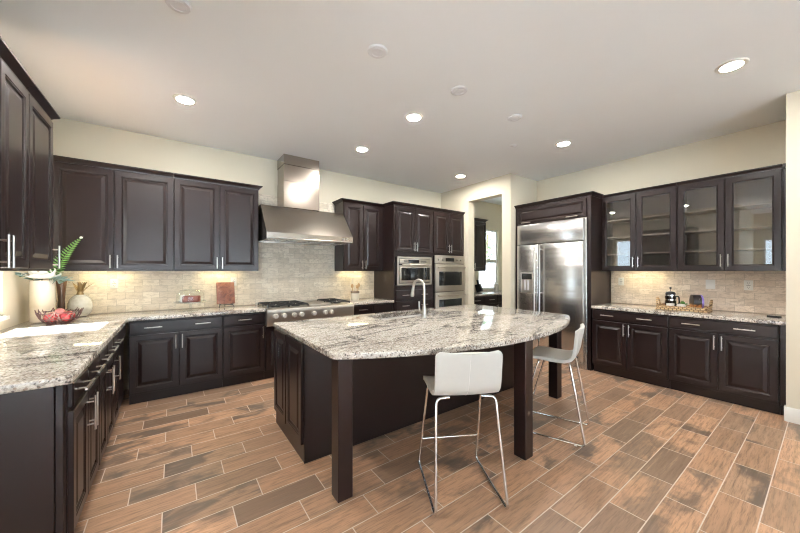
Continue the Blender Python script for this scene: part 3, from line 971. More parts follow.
bm = nb(); box(bm, .150, .180, -.062, -.053, 1.080, 1.240, .003); box(bm, .205, .235, -.062, -.053, 1.080, 1.240, .003)
obj('dispenser_paddle', bm, 'cap', dp)
bm = nb(); box(bm, .014, w - .034, -.010, .010, .0, .098, .003)
for k in range(5): box(bm, .05, w - .07, -.014, -.009, .016 + k * .016, .024 + k * .016)
obj('kick_grille', bm, 'steel', t, smooth=False)
obj('badge', box(nb(), w - .20, w - .10, -.0515, -.049, .155, .172, .001, 1), 'black', rf)

# ------------------------------------------------------------------ bar stools
def stool(label, loc, ang):
    """the sitter looks along +y in the stool's own frame"""
    t = thing('bar_stool', label, 'stool', loc, ang, 'white bar stools at the island')
    prof = [(.170, .632), (.160, .648), (.130, .657), (.060, .655), (-.020, .650), (-.090, .648), (-.130, .652), (-.165, .666), (-.188, .690), (-.202, .722),
            (-.213, .770), (-.223, .820), (-.233, .870), (-.240, .916)]
    acc = [0.0]
    for p, q in zip(prof, prof[1:]): acc.append(acc[-1] + math.dist(p, q))
    Ltot = acc[-1]
    def at(s):
        for i in range(len(prof) - 1):
            if s <= acc[i + 1] + 1e-9:
                f = (s - acc[i]) / (acc[i + 1] - acc[i]); a, b = prof[i], prof[i + 1]
                return a[0] + (b[0] - a[0]) * f, a[1] + (b[1] - a[1]) * f
        return prof[-1]
    ss = [0, .003, .008, .016, .026, .036] + [.045 + (Ltot - .09) * k / 26 for k in range(1, 26)] + [Ltot - .036, Ltot - .026, Ltot - .016, Ltot - .008, Ltot - .003, Ltot]
    NU = 16
    rows = []
    bm = nb()
    for s in ss:
        y, z = at(s)
        half = .200
        e = min(s, Ltot - s)
        if e < .026: half -= .026 - math.sqrt(max(0, .026 ** 2 - (.026 - e) ** 2))
        lift = max(0, (z - .70) / .2)
        row = []
        for k in range(NU + 1):
            u = -1 + 2 * k / NU
            curve = (.022 * u * u) * lift                       # the back wraps a little
            dish = -.008 * (1 - u * u) * (1 - min(1, lift * 2))
            row.append(bm.verts.new((half * u, y + curve, z + dish)))
        rows.append(row)
    for a, b in zip(rows, rows[1:]):
        for k in range(NU): bm.faces.new((a[k], a[k + 1], b[k + 1], b[k]))
    o = obj('seat_shell', bm, 'leather', t, angle=80)
    md = o.modifiers.new('thickness', 'SOLIDIFY'); md.thickness = .026; md.offset = 0
    md = o.modifiers.new('soft_edge', 'BEVEL'); md.width = .008; md.segments = 2; md.limit_method = 'ANGLE'; md.angle_limit = R(50)
    # stitched seam down the middle of the back
    bm = nb(); pts = []
    for s in [Ltot * k / 30 for k in range(13, 31)]:
        y, z = at(s); y2, z2 = at(min(Ltot, s + .004)); y1, z1 = at(max(0, s - .004))
        tx, tz = y2 - y1, z2 - z1; l = math.hypot(tx, tz) or 1
        lift = max(0, (z - .70) / .2)
        pts.append((0, y + tz / l * -.0132, z - .008 * (1 - min(1, lift * 2)) + tx / l * .0132))
    tube(bm, pts, .0012, 6)
    obj('seam', bm, 'plate', t)
    bm = nb()
    for sx in (-1, 1):
        f = [(.100 * sx, .075, .631), (.186 * sx, .068, .631), (.214 * sx, .243, .0115), (.212 * sx, -.275, .0115), (.184 * sx, -.165, .629), (.100 * sx, -.150, .629)]
        tube(bm, fillet(f, .035, 6), .0085, 12)
    obj('sled_frame', bm, 'chrome', t)
    bm = nb(); f = .68
    yb = .068 + (.243 - .068) * f; xb = .186 + (.214 - .186) * f; zb = .631 * (1 - f) + .0115 * f
    tube(bm, [(-xb, yb, zb), (xb, yb, zb)], .0075, 12)
    obj('footrest', bm, 'chrome', t)
    bm = nb()
    for sx in (-1, 1):
        for y in (-.21, .21): tube(bm, [(.214 * sx, y - .01, .0075), (.214 * sx, y + .01, .0075)], .0075, 10)
    obj('floor_glide', bm, 'plate', t)
    return t
stool('white low-backed bar stool at the left, its back turned to the camera', (1.508, 1.436, 0), math.atan2(.43, .24) - R(90))
stool('white low-backed bar stool beyond the middle island leg, turned sideways', (2.722, 1.462, 0), R(19))

# ------------------------------------------------------------------ lamps
def downlight(label, x, y):
    t = thing('recessed_light', label, 'ceiling light', (x, y, ZC), 0, 'recessed ceiling lights')
    obj('trim_ring', lathe(nb(), [(.066, -.0005), (.066, -.010), (.072, -.012), (.094, -.008), (.097, -.0005)], 28, close_bottom=False, close_top=False), 'trim', t)
    obj('lens', lathe(nb(), [(.0655, -.008), (.0655, -.004), (.0001, -.004)], 28), 'lamp', t, recalc=True)
downlight('lit recessed ceiling light above the left back wall cabinets', .093, 3.631)
downlight('lit recessed ceiling light near the middle of the ceiling, above the island', 2.078, 2.613)
downlight('lit recessed ceiling light in front of the upper cabinet right of the hood', 2.057, 3.708)
downlight('small lit recessed ceiling light before the pantry opening', 4.018, 3.764)
downlight('lit recessed ceiling light in front of the refrigerator', 4.067, 2.027)
downlight('large lit recessed ceiling light nearest the right edge', 3.609, .471)
downlight('added recessed ceiling light, out of view above the left counter', -.28, 2.15)  # unseen lamp, added to brighten the left counter and floor
def cap(label, x, y, r=.075, h=.012):
    t = thing('ceiling_cap', label, 'ceiling fitting', (x, y, ZC), 0, 'unlit round fittings on the ceiling')
    obj('cover', lathe(nb(), [(r, -.0005), (r, -h * .5), (r * .9, -h), (.0001, -h)], 26, close_bottom=False), 'cap', t)
    obj('rim', lathe(nb(), [(r * .62, -h - .0002), (r * .62, -h - .003), (r * .56, -h - .003), (r * .56, -h - .0002)], 26, close_bottom=False, close_top=False), 'cap', t)
cap('round white ceiling fitting, largest and leftmost of the row of three', 1.234, 1.988)
cap('round white ceiling fitting in the middle of the row of three', 2.104, 1.989)
cap('round white ceiling fitting at the right of the row of three', 2.954, 1.991)
cap('round white smoke detector cut by the top edge of the photo', .025, 2.345, .070, .020)
cap('tiny flat ceiling cover between the island and the pantry opening', 3.608, 2.439, .045, .008)

def strip(label, x, y, rot, L):
    t = thing('under_cabinet_light', label, 'light', (x, y, 1.4115), rot, 'lights under the wall cabinets')
    obj('housing', box(nb(), -L / 2, L / 2, -.016, .016, -.0035, -.0005), 'plate', t)
    obj('lens', box(nb(), -L / 2 + .01, L / 2 - .01, -.011, .011, -.0045, -.0036), 'strip', t)
strip('lit strip light under the corner wall cabinet', -.62, 4.70, 0, .42)
strip('lit strip light under the wall cabinet left of the hood', .50, 4.70, 0, .42)
strip('lit strip light under the wall cabinet right of the hood', 2.50, 4.70, 0, .42)
strip('lit strip light under the glazed cabinet next to the refrigerator', 5.22, 1.54, R(90), .42)

# ------------------------------------------------------------------ outlets
def outlet(label, loc, rot, mat='plate', kind='outlet', w=.072, h=.115):
    t = thing('wall_outlet', label, 'outlet', loc, rot, 'electrical plates')
    pl = obj('cover_plate', box(nb(), -w / 2, w / 2, -.006, -.0002, -h / 2, h / 2, .002), mat, t)
    bm = nb()
    if kind == 'outlet':
        for z in (-.024, .024):
            for x in (-.007, .007): box(bm, x - .0016, x + .0016, -.0066, -.0058, z - .002, z + .008)
            tube(bm, [(0, -.0066, z - .010), (0, -.0058, z - .010)], .003, 8)
        box(bm, -.017, .017, -.0064, -.0058, -.002, .002)
    elif kind == 'switch': box(bm, -.016, .016, -.0085, -.0055, -.033, .033, .001, 1)
    else: tube(bm, [(0, -.010, 0), (0, -.005, 0)], .006, 12)
    obj('socket' if kind == 'outlet' else 'rocker' if kind == 'switch' else 'jack', bm, ('cap' if mat == 'black' else 'slot') if kind == 'outlet' else 'plate', t)
yt = YB - .010
outlet('white outlet on the back tiles beside the pineapple ornament', (-.545, yt, 1.245), 0)
outlet('white outlet on the back tiles, half hidden behind the easel', (.675, yt, 1.245), 0)
xt = XR - .010
outlet('white outlet on the right tiles close to the refrigerator', (xt, 1.83, 1.235), FACE_RIGHT)
outlet('white plate with a single round jack on the right tiles', (xt, .88, 1.225), FACE_RIGHT, kind='jack', w=.085)
outlet('white outlet on the right tiles nearest the wall end', (xt, .565, 1.225), FACE_RIGHT)
outlet('black outlet set in the end of the island', (BX0 - .0178, 2.825, .690), FACE_RIGHT, mat='black')

# ------------------------------------------------------------------ things on the left counter
TOP = .914
def gradient_material(name, stops, z0, z1, rough=.4, **kw):
    """a glaze whose colour changes up the pot"""
    m, nt, b = new_mat(name)
    p = sep(nt, objcoord(nt))
    n = noise(nt, objcoord(nt), 9, 4)
    f = (p[2] - z0) / (z1 - z0) + (n - 0.5) * 0.25
    setin(nt, b, 'Base Color', ramp(nt, f, stops)); setin(nt, b, 'Roughness', rough)
    for k, v in kw.items(): setin(nt, b, k.replace('_', ' '), v)
    return m
M['cream_glaze'] = gradient_material('cream_glaze', [(0, (.80, .74, .62)), (.35, (.72, .62, .46)), (.7, (.80, .74, .60)), (1, (.84, .80, .70))], 0, .39, .25)
M['brown_glaze'] = gradient_material('brown_glaze', [(0, (.050, .032, .024)), (.6, (.085, .045, .025)), (1, (.16, .085, .045))], 0, .38, .25)
M['petal'] = plain('white_petal', (.86, .85, .80), .55, var=.03)
M['stamen'] = plain('yellow_stamen', (.62, .50, .20), .6)
M['fern'] = plain('fern_green', (.115, .27, .060), .5, var=.3)
M['euca'] = plain('eucalyptus_leaf', (.235, .345, .315), .55, var=.2)
M['stem'] = plain('stem_green', (.13, .17, .07), .6)
M['bronze'] = plain('bronze_leaf', (.34, .24, .12), .38, .75, var=.2)
M['wire'] = plain('bowl_wire', (.13, .075, .070), .4, .6)
M['apple'] = plain('red_fruit', (.36, .030, .035), .35, var=.35, scale=9)
M['apple_pale'] = plain('pink_fruit', (.50, .17, .15), .4, var=.3, scale=9)
M['mercury'] = plain('pale_glass', (.62, .60, .54), .18, var=.15, scale=30, Transmission_Weight=.35)

VX, VY = -.990, 4.345
t = thing('vase', 'wide cream glazed cylinder vase in the back left corner, holding the flowers', 'vase', (VX, VY, TOP))
obj('vase_body', lathe(nb(), [(.055, .0005), (.078, .004), (.082, .014), (.083, .20), (.082, .375), (.079, .388), (.075, .388), (.074, .37), (.074, .02), (.0001, .018)], 36), 'cream_glaze', t, angle=50)
t = thing('bud_vase', 'slim dark brown bottle vase just right of the cream vase', 'vase', (-.905, 4.535, TOP))
obj('vase_body', lathe(nb(), [(.022, .0005), (.027, .01), (.026, .10), (.024, .18), (.033, .30), (.040, .375), (.036, .378), (.029, .30), (.020, .18), (.0001, .17)], 24), 'brown_glaze', t, angle=50)

def leaf_shape(bm, base, d, up, L, W, cup=.15, n=8, m=4, tip=.6):
    """a cupped leaf or petal blade with a thickened body"""
    d = Vector(d).normalized(); up = Vector(up); up = (up - d * up.dot(d)).normalized(); s = d.cross(up)
    rows = []
    for i in range(n + 1):
        f = i / n
        wdt = W * math.sin(math.pi * (f ** tip) * .96 + .04) * .5 + .0008
        c = Vector(base) + d * (L * f) + up * (L * .22 * math.sin(f * 1.6))
        rows.append([bm.verts.new(c + s * (wdt * (2 * k / m - 1)) + up * (cup * wdt * ((2 * k / m - 1) ** 2))) for k in range(m + 1)])
    for a, b in zip(rows, rows[1:]):
        for k in range(m): bm.faces.new((a[k], a[k + 1], b[k + 1], b[k]))

def thick(o, th):
    md = o.modifiers.new('thickness', 'SOLIDIFY'); md.thickness = th; md.offset = 0
    return o

fc = Vector((VX + .010, VY - .055, TOP + .405))
t = thing('white_flower', 'big white open flower resting on the rim of the cream vase', 'flower', (VX, VY, TOP))
o = Vector((VX, VY, TOP))
def petal(center, az, rad, sweep, wid, drop):
    bm = nb(); rows = []
    e = Vector((math.cos(az), math.sin(az), 0)); s_ = Vector((-math.sin(az), math.cos(az), 0))
    for i in range(10):
        f = i / 9; w = wid * math.sin(math.pi * (.05 + .93 * f ** .62)) * .5
        rr0 = rad * math.sin(f * sweep); zz = rad * (1 - math.cos(f * sweep)) * .8 - drop * f * f
        row = []
        for j in range(7):
            q = -1 + j / 3
            row.append(bm.verts.new(center + e * (rr0 * (1 - .10 * q * q) + .004) + s_ * (w * q) + Vector((0, 0, zz + .012 * q * q))))
        rows.append(row)
    for p, q in zip(rows, rows[1:]):
        for j in range(6): bm.faces.new((p[j], p[j + 1], q[j + 1], q[j]))
    return bm
for k in range(6): thick(obj('petal', petal(fc - o, 2 * math.pi * k / 6 + .3, .125, 1.35, .120, .035), 'petal', t, recalc=False, angle=80), .002)
for k in range(5): thick(obj('petal', petal(fc - o + Vector((0, 0, .006)), 2 * math.pi * k / 5, .085, 1.75, .095, 0), 'petal', t, recalc=False, angle=80), .002)
bm = nb()
for k in range(16):
    a = 2.4 * k; r = .018
    tube(bm, [fc - o + Vector((0, 0, .005)), fc - o + Vector((math.cos(a) * r, math.sin(a) * r, .045))], .0022, 6)
obj('stamen', bm, 'stamen', t)
obj('stem', tube(nb(), [fc - o, (.0, -.03, .36), (.01, .0, .10), (.02, .01, .025)], .004, 8), 'stem', t)

t = thing('fern_frond', 'single green fern frond leaning right out of the cream vase', 'leaf', (VX, VY, TOP))
p0 = Vector((.02, .01, .03)); p1 = Vector((.055, .01, .39)); p3 = Vector((.240, .075, .800))
spine = [p0.lerp(p1, k / 4) for k in range(4)]
for k in range(15):
    f = k / 14; spine.append(p1 * (1 - f) ** 2 + (p1 + Vector((.06, .02, .22))) * 2 * f * (1 - f) + p3 * f * f)
obj('stem', tube(nb(), spine, .003, 8), 'stem', t)
bm = nb()
for k in range(19):
    f = .06 + .94 * k / 18
    i = 4 + f * 14
    j = min(len(spine) - 2, int(i)); p = spine[j].lerp(spine[j + 1], min(1, i - j))
    tan = (spine[j + 1] - spine[j]).normalized()
    face = Vector((-.35, -.85, .25)).normalized()
    side = tan.cross(face).normalized()
    ln = .085 * (1 - f) ** .75 + .010
    for sgn in (-1, 1):
        leaf_shape(bm, p, side * sgn + tan * .45, face, ln, .0125, .1, 5, 2, .6)
thick(obj('leaflets', bm, 'fern', t, recalc=False), .0012)
bm = nb(); ball(bm, p3 + Vector((.004, .002, .012)), .012); obj('tip_bud', bm, 'petal', t)

t = thing('eucalyptus_sprig', 'grey-green eucalyptus sprig spreading from the cream vase under the flower', 'leaf', (VX, VY, TOP))
for br, pts in enumerate(([(0, -.02, .03), (-.03, -.03, .38), (-.09, -.08, .43), (-.11, -.13, .425)], [(.02, 0, .03), (.07, -.02, .38), (.12, -.03, .40), (.17, -.01, .38)],
                          [(.02, -.02, .03), (.05, -.04, .40), (.10, -.07, .41), (.15, -.06, .375)])):
    obj('stem', tube(nb(), fillet(pts, .06, 4), .0026, 7), 'stem', t)
    P = [Vector(p) for p in pts[1:]]
    for k in range(7):
        f = k / 6; q = P[0].lerp(P[1], min(1, f * 2)) if f < .5 else P[1].lerp(P[2], (f - .5) * 2)
        a = k * 2.2 + br
        d = (P[2] - P[0]).normalized() * .5 + Vector((math.cos(a) * .6, math.sin(a) * .6, .25 * math.sin(a * 1.7)))
        bm = nb(); leaf_shape(bm, q, d, (.1, -.3, 1), .062, .050, .12, 7, 4, .75)
        thick(obj('leaf', bm, 'euca', t, recalc=False, angle=80), .0015)

BXc, BYc = -.835, 4.130
t = thing('wire_bowl', 'dark twig-like wire bowl filled with red and pink fruit', 'bowl', (BXc, BYc, TOP))
bm = nb()
rr_ = random.Random(3)
def bowl_pt(a, f):
    f = max(0.0, f)
    r = .080 + .068 * f ** .7
    return (r * math.cos(a), r * math.sin(a), .006 + .105 * f ** 1.3)
for k in range(44):
    a = k * 2 * math.pi / 44 + rr_.uniform(-.1, .1); da = rr_.uniform(-.9, .9)
    tube(bm, [bowl_pt(a + da * f, f * rr_.uniform(.88, 1.18)) for f in (0, .25, .5, .75, 1.0)], .0034, 6)
for f, r in ((0, .0035), (.45, .003), (.93, .0035)):
    tube(bm, [bowl_pt(2 * math.pi * k / 36, f + rr_.uniform(-.03, .03)) for k in range(36)], r, 6, True)
obj('basket_wire', bm, 'wire', t)
obj('base_ring', lathe(nb(), [(.074, .0005), (.082, .0005), (.082, .006), (.074, .006)], 30, close_top=False, close_bottom=False), 'wire', t)
def fruit(label, x, y, z, r, mat):
    f = thing('fruit', label, 'fruit', (BXc + x, BYc + y, TOP + z - r), 0, 'fruit in the wire bowl')
    prof = []
    for i in range(13):
        a = math.pi * i / 12
        rad = r * math.sin(a) * (1 + .06 * math.cos(a)); zz = r - r * math.cos(a) * .94
        if i == 12: zz -= r * .14
        prof.append((max(1e-4, rad), zz))
    obj('flesh', lathe(nb(), prof, 18), mat, f, angle=80)
    obj('stalk', tube(nb(), [(0, 0, 2 * r * .88), (.004, .002, 2 * r * .99)], .002, 6), 'wire', f)
fruit('red fruit at the left front of the wire bowl', -.047, -.050, .060, .045, 'apple')
fruit('red fruit at the right front of the wire bowl', .050, -.048, .060, .045, 'apple')
fruit('pale pink fruit at the left back of the wire bowl', -.050, .046, .060, .045, 'apple_pale')
fruit('pale pink fruit in the middle of the wire bowl', .000, .000, .098, .040, 'apple_pale')
fruit('red fruit at the right back of the wire bowl', .048, .050, .060, .045, 'apple')

t = thing('pineapple_ornament', 'pale glass pineapple ornament with a crown of bronze leaves', 'ornament', (-.790, 4.640, TOP))
m_, nt, b_ = new_mat('quilted_pale_glass')
oc = objcoord(nt)
d_, c_ = voronoi(nt, oc, 34)
setin(nt, b_, 'Base Color', mixc(nt, d_, (.78, .74, .60), (.88, .85, .74))); setin(nt, b_, 'Roughness', .15); setin(nt, b_, 'Transmission Weight', .35)
bump(nt, b_, d_, .8, .006); M['quilt'] = m_
obj('body', lathe(nb(), [(.045, .0005), (.062, .004), (.085, .04), (.098, .09), (.094, .14), (.075, .19), (.045, .222), (.028, .228), (.0001, .229)], 32), 'quilt', t, angle=60)
bm = nb(); lathe(bm, [(.030, .226), (.026, .245), (.020, .26), (.0001, .262)], 16)
obj('crown_base', bm, 'bronze', t)
for k in range(11):
    a = k * 2.399; tier = k / 10
    d = Vector((math.cos(a) * (1 - tier * .8), math.sin(a) * (1 - tier * .8), .75 + tier * .6))
    bm = nb(); leaf_shape(bm, (math.cos(a) * .012, math.sin(a) * .012, .240 + tier * .012), d, (-math.cos(a) * .4, -math.sin(a) * .4, 1), .135 - tier * .03, .034, .3, 7, 4, .7)
    thick(obj('crown_leaf', bm, 'bronze', t, recalc=False, angle=80), .0016)

# ------------------------------------------------------------------ back counter
M['cake'] = plain('red_berry_cake', (.26, .075, .055), .6, var=.5, scale=40)
M['icing'] = plain('white_icing', (.82, .80, .76), .5, var=.04)
CX, CY = .170, 4.500
t = thing('cake_stand', 'footed clear glass cake stand with a glass lid', 'cake stand', (CX, CY, TOP))
obj('foot', lathe(nb(), [(.075, .0005), (.074, .006), (.030, .016), (.014, .03), (.014, .075), (.035, .094), (.05, .098), (.0001, .0985)], 28), 'clear', t)
obj('plate', lathe(nb(), [(.0001, .0990), (.150, .0990), (.165, .104), (.165, .110), (.155, .107), (.0001, .107)], 36), 'clear', t)
bm = nb(); lathe(bm, [(.140, .1115), (.142, .17), (.134, .215), (.105, .245), (.05, .262), (.0001, .266)], 36)
obj('lid', bm, 'clear', t)
bm = nb(); lathe(bm, [(.010, .265), (.008, .272), (.017, .284), (.014, .296), (.0001, .300)], 18); obj('lid_knob', bm, 'clear', t)
bm = nb(); tube(bm, [(.1625 * math.cos(a * math.pi / 20), .1625 * math.sin(a * math.pi / 20), .110) for a in range(40)], .003, 6, True)
obj('plate_rim', bm, 'nickel', t)
t = thing('cake_loaf', 'red-brown cake loaf with one white end under the glass lid', 'cake', (CX, CY, TOP + .1075), R(-20))
obj('loaf', box(nb(), -.075, .095, -.045, .045, 0, .072, .012, 3), 'cake', t)
obj('icing', box(nb(), -.098, -.0755, -.046, .046, 0, .082, .006, 2), 'icing', t)

def art_material():
    m, nt, b = new_mat('mottled_copper_art')
    oc = objcoord(nt)
    n1 = noise(nt, oc, 11, 6, .6, 1.5); n2 = noise(nt, oc, 26, 4, .6, 2.0)
    c = ramp(nt, n1, [(.30, (.07, .025, .016)), (.45, (.20, .060, .034)), (.58, (.28, .11, .055)), (.72, (.12, .085, .045))])
    c = mixc(nt, n2.step(.56, .68) * .7, c, (.36, .19, .12))
    setin(nt, b, 'Base Color', c); setin(nt, b, 'Roughness', .4)
    return m
M['art'] = art_material()
EX, EY = .560, 4.640
t = thing('art_tile', 'reddish-brown mottled art tile leaning on a black easel', 'picture', (EX, EY, TOP + .0445), 0)
o = obj('tile', box(nb(), -.105, .105, -.008, .008, 0, .285, .003), 'art', t); o.rotation_euler = (R(-12), 0, R(0)); o.location = (0, .003, .0025)
t = thing('easel', 'small black display easel holding the reddish art tile', 'easel', (EX, EY, TOP))
bm = nb()
for sx in (-1, 1):
    tube(bm, fillet([(.085 * sx, -.065, .0045), (.075 * sx, -.035, .040), (.055 * sx, .018, .044), (.035 * sx, .045, .17)], .02, 4), .0050, 8)
    tube(bm, fillet([(.075 * sx, -.036, .040), (.075 * sx, -.050, .044), (.075 * sx, -.052, .062)], .008, 3), .0050, 8)
tube(bm, [(-.074, -.034, .0385), (.074, -.034, .0385)], .0055, 8)
tube(bm, [(-.036, .045, .168), (.036, .045, .168)], .0045, 8)
obj('front_frame', bm, 'black', t)
obj('back_leg', tube(nb(), [(0, .046, .165), (0, .110, .0045)], .0045, 8), 'black', t)

M['stoneware'] = plain('cream_stoneware', (.66, .60, .49), .4, var=.08)
M['stone_band'] = plain('brown_stoneware_band', (.16, .11, .075), .45, var=.3)
M['spoonwood'] = plain('utensil_wood', (.46, .27, .12), .5, var=.2)
M['palewood'] = plain('pale_utensil', (.74, .66, .50), .5, var=.1)
UX, UY = 2.400, 4.560
t = thing('utensil_crock', 'cream stoneware crock with a brown rim, right of the range', 'crock', (UX, UY, TOP))
obj('pot', lathe(nb(), [(.060, .0005), (.067, .006), (.069, .04), (.069, .115), (.064, .115), (.060, .01), (.0001, .009)], 28, close_top=False), 'stoneware', t, angle=50)
obj('rim', lathe(nb(), [(.0692, .1155), (.0705, .122), (.070, .148), (.066, .151), (.062, .148), (.0632, .1155)], 28, close_top=False, close_bottom=False), 'stone_band', t, angle=50)
for i, (lab, dx, dy, lean, mt, L, kind) in enumerate((
        ('pale spatula standing tallest in the stoneware crock', -.010, .010, (-.10, .1), 'palewood', .32, 'spatula'),
        ('wooden spoon at the left of the stoneware crock', -.030, -.010, (-.20, -.1), 'spoonwood', .255, 'spoon'),
        ('wooden spoon in the middle of the stoneware crock', .004, -.026, (.08, -.15), 'spoonwood', .245, 'spoon'),
        ('wooden spoon leaning right in the stoneware crock', .028, .0, (.26, .0), 'spoonwood', .265, 'spoon'))):
    u = thing('cooking_utensil', lab, 'utensil', (UX + dx, UY + dy, TOP + .0115), 0, 'utensils in the crock')
    tip = Vector((lean[0] * .14, lean[1] * .14, L - .06))
    obj('grip', tube(nb(), [(0, 0, 0), tip * .5, tip], [.005, .0055, .005], 8), mt, u)
    bm = nb()
    if kind == 'spoon': ball(bm, tip + Vector((lean[0] * .02, 0, .028)), .032, 14, (.75, .30, 1.05))
    else: box(bm, tip.x - .026, tip.x + .026, tip.y - .004, tip.y + .004, tip.z - .004, tip.z + .085, .003)
    obj('head', bm, mt, u)

# ------------------------------------------------------------------ the tray on the right counter
def wicker_material():
    m, nt, b = new_mat('woven_wicker')
    p = sep(nt, objcoord(nt))
    u = (p[1] + p[0] * .7) * 26.0; v = p[2] * 46.0
    row = v.floor()
    a = ((u + row * .5).fract() - .5).abs() * 2.0; c_ = (v.fract() - .5).abs() * 2.0
    h = (a.max(c_)).one_minus()
    n = noise(nt, objcoord(nt), 45, 4)
    c = mixc(nt, h.step(.0, .45), (.085, .045, .020), (.60, .41, .22))
    c = mixc(nt, n.step(.45, .7) * .6, c, (.34, .19, .085))
    setin(nt, b, 'Base Color', c); setin(nt, b, 'Roughness', .6)
    bump(nt, b, h, .8, .004)
    return m
M['wicker'] = wicker_material()
TX, TY = 5.060, 1.070
t = thing('wicker_tray', 'woven tan wicker tray with two hoop handles on the right counter', 'tray', (TX, TY, TOP))
lx, ly = .150, .235
obj('tray_base', box(nb(), -lx, lx, -ly, ly, .0005, .012, .003), 'wicker', t)
def rim_bm():
    bm = nb()
    o0 = fillet([(-lx, -ly, 0), (lx, -ly, 0), (lx, ly, 0), (-lx, ly, 0)], .05, 5, True)
    lay = [(1.0, .0125), (1.04, .046), (1.025, .052), (.97, .052), (.955, .046), (.93, .0125)]
    rings = [[bm.verts.new((p.x * s, p.y * (1 + (s - 1) * .7), z)) for p in o0] for s, z in lay]
    n = len(o0)
    for a, b in zip(rings, rings[1:] + rings[:1]):
        for k in range(n): bm.faces.new((a[k], a[(k + 1) % n], b[(k + 1) % n], b[k]))
    return bm
obj('tray_side', rim_bm(), 'wicker', t)
for sy in (-1, 1):
    pts = []
    for k in range(13):
        a = math.pi * k / 12
        pts.append((-.055 * math.cos(a), sy * (ly + .003 + .012 * math.sin(a)),   .044 + .092 * math.sin(a)))
    bm = nb()
    tube(bm, pts, .0085, 8)
    for k in range(12):
        p, q = Vector(pts[k]), Vector(pts[k + 1])
        mdp = (p + q) / 2
        tube(bm, [mdp - (q - p) * .16, mdp + (q - p) * .16], .0105, 8)
    obj('handle', bm, 'wicker', t)

ZT = TOP + .0125
M['coffee'] = plain('dark_coffee', (.020, .012, .008), .15)
t = thing('french_press', 'black and glass coffee press at the left end of the wicker tray', 'coffee press', (TX + .02, TY + .125, ZT), R(-110))
obj('beaker', lathe(nb(), [(.0001, .012), (.046, .012), (.048, .02), (.048, .160), (.046, .160), (.045, .022), (.0001, .020)], 26), 'coffee', t)
bm = nb()
for z in (.006, .095, .150):
    lathe(bm, [(.0495, z), (.0520, z), (.0520, z + .016), (.0495, z + .016)], 26, close_top=False, close_bottom=False)
for k in range(4):
    a = k * math.pi / 2 + .4; box(bm, math.cos(a) * .0505 - .004, math.cos(a) * .0505 + .004, math.sin(a) * .0505 - .004, math.sin(a) * .0505 + .004, .0, .165)
obj('frame', bm, 'chrome', t)
bm = nb(); lathe(bm, [(.0505, .167), (.0505, .184), (.040, .200), (.012, .208), (.0001, .209)], 26); obj('lid', bm, 'black', t)
bm = nb(); tube(bm, [(0, 0, .208), (0, 0, .242)], .003, 8); ball(bm, (0, 0, .250), .013); obj('plunger', bm, 'black', t)
bm = nb(); tube(bm, fillet([(.050, 0, .148), (.094, 0, .150), (.098, 0, .060), (.050, 0, .045)], .025, 5), .0075, 10); obj('handle', bm, 'black', t)

def cup(label, x, y, r=.040, h=.062):
    c = thing('cup', label, 'cup', (TX + x, TY + y, ZT), R(200), 'white cups on the tray')
    obj('bowl', lathe(nb(), [(r * .6, .0005), (r * .72, .003), (r * .95, h * .5), (r, h), (r * .93, h), (r * .86, h * .5), (r * .6, .008), (.0001, .007)], 24, close_top=False), 'icing', c, angle=50)
    obj('handle', tube(nb(), fillet([(r * .95, 0, h * .85), (r * 1.6, 0, h * .8), (r * 1.55, 0, h * .3), (r * .85, 0, h * .25)], .014, 4), .004, 8), 'icing', c)
cup('white cup in front of the coffee press on the tray', -.075, .105)
cup('white cup in front of the purple-lidded canister on the tray', -.070, .005)
t = thing('small_plant', 'small bushy green plant in a pot at the middle of the tray', 'plant', (TX + .045, TY + .010, ZT))
obj('pot', lathe(nb(), [(.024, .0005), (.030, .045), (.027, .045), (.024, .036), (.0001, .035)], 20, close_top=False), 'icing', t)
bm = nb(); rr_ = random.Random(11)
for k in range(46):
    a = rr_.uniform(0, 6.28); el = rr_.uniform(.1, 1.4)
    d = Vector((math.cos(a) * math.cos(el), math.sin(a) * math.cos(el), math.sin(el)))
    leaf_shape(bm, (d.x * .012, d.y * .012, .036 + d.z * .012), d, (0, 0, 1), rr_.uniform(.03, .052), .015, .2, 4, 2, .7)
thick(obj('foliage', bm, 'fern', t, recalc=False), .001)

def label_material():
    m, nt, b = new_mat('dark_printed_wrap')
    p = sep(nt, objcoord(nt))
    n = noise(nt, objcoord(nt), 22, 4, .6, .8)
    f = ((p[2] + .058).abs()).step(.045, .015) * n.step(.34, .5)
    c = mixc(nt, f, (.022, .016, .016), (.62, .26, .07))
    c = mixc(nt, n.step(.64, .70), c, (.55, .50, .42))
    setin(nt, b, 'Base Color', c); setin(nt, b, 'Roughness', .35)
    return m
M['wrap'] = label_material()
M['purple'] = plain('purple_lid', (.205, .145, .50), .35, var=.15)
t = thing('canister', 'dark printed canister lying on its side, its purple lid to the right', 'canister', (TX + .030, TY - .110, ZT + .0905), R(-65))
obj('can', tube(nb(), [(-.040, 0, 0), (.034, 0, 0)], .088, 30), 'wrap', t)
o = obj('lid', tube(nb(), [(.0345, 0, 0), (.050, 0, 0), (.053, 0, 0)], [.089, .089, .084], 30), 'purple', t)
t = thing('phone', 'small flat black handset lying at the right end of the right counter', 'phone', (4.950, .345, TOP), R(-20))
obj('case', box(nb(), -.024, .024, -.045, .045, .0005, .022, .005), 'black', t)
obj('screen', box(nb(), -.018, .018, -.034, .034, .0222, .0230), 'dark_glass', t)

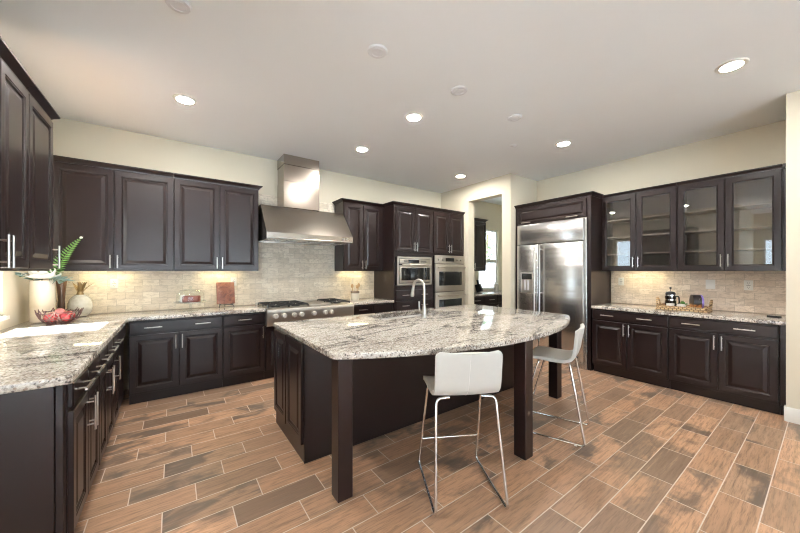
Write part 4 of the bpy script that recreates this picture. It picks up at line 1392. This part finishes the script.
# ------------------------------------------------------------------ pantry counter
PX = XP + .17
t = thing('knife_block', 'dark slanted knife block on the pantry counter, below the pantry wall cabinet', 'knife block', (5.52, 4.58, TOP), R(20))
o = obj('block', box(nb(), -.055, .055, -.05, .07, 0, .17, .006), 'black', t); o.rotation_euler = (R(-14), 0, 0); o.location = (0, 0, .0175)
for k in range(5):
    x = -.036 + k * .018
    o = obj('knife_handle', box(nb(), x - .006, x + .006, -.012, .012, .171, .265, .003), 'black', t); o.rotation_euler = (R(-14), 0, 0); o.location = (0, 0, .0175)
t = thing('jar', 'tall pale lidded jar on the pantry counter beside the window', 'jar', (5.97, 4.50, TOP))
obj('jar_body', lathe(nb(), [(.048, .0005), (.055, .006), (.055, .155), (.046, .175), (.0001, .176)], 24), 'mercury', t)
obj('lid', lathe(nb(), [(.048, .1765), (.048, .198), (.02, .205), (.018, .235), (.0001, .238)], 24), 'icing', t)

# ------------------------------------------------------------------ outdoors
M['ground'] = plain('pale_patio', (.50, .56, .62), .85, var=.15, scale=1.5)
M['fence'] = plain('white_fence', (.62, .61, .58), .6, var=.05)
M['bark'] = plain('bark', (.16, .11, .075), .85, var=.3)
M['leafy'] = plain('tree_leaf', (.060, .115, .032), .55, var=.4)
struct('ground', box(nb(), -40, 45, -40, 60, -.30, -.11), 'ground')
t = thing('garden_fence', 'white board fence standing outside the pantry window', 'fence', (9.0, 7.6, -.11))
bm = nb()
for k in range(40):
    x = -3.0 + k * .20
    box(bm, x, x + .172, -.012, .012, .06, 1.72, .003, 1)
obj('boards', bm, 'fence', t)
for x in (-2.9, -.5, 1.9, 4.3): obj('post', box(nb(), x - .05, x + .05, .0365, .1365, 0, 1.80, .005), 'fence', t)
for z in (.35, 1.45): obj('rail', box(nb(), -3.0, 5.0, .0125, .036, z, z + .09), 'fence', t)
t = thing('garden_tree', 'leafy green tree beyond the fence outside the pantry window', 'tree', (13.2, 10.5, -.11))
obj('trunk', tube(nb(), [(0, 0, -.02), (.05, .02, 1.2), (-.05, .05, 2.4), (.05, 0, 3.4)], [.14, .11, .09, .05], 12), 'bark', t)
bm = nb(); rr_ = random.Random(5)
for k in range(2600):
    a = rr_.uniform(0, 6.283); u = rr_.uniform(-1, 1); r = rr_.uniform(.3, 1) ** .5
    d = Vector((math.cos(a) * math.sqrt(1 - u * u), math.sin(a) * math.sqrt(1 - u * u), u))
    p = Vector((d.x * 1.7 * r, d.y * 1.5 * r, 3.2 + d.z * 1.35 * r))
    leaf_shape(bm, p, (rr_.uniform(-1, 1), rr_.uniform(-1, 1), rr_.uniform(-.8, .4)), (0, 0, 1), .17, .09, .15, 2, 2, .8)
o = obj('foliage', bm, 'leafy', t, recalc=False)
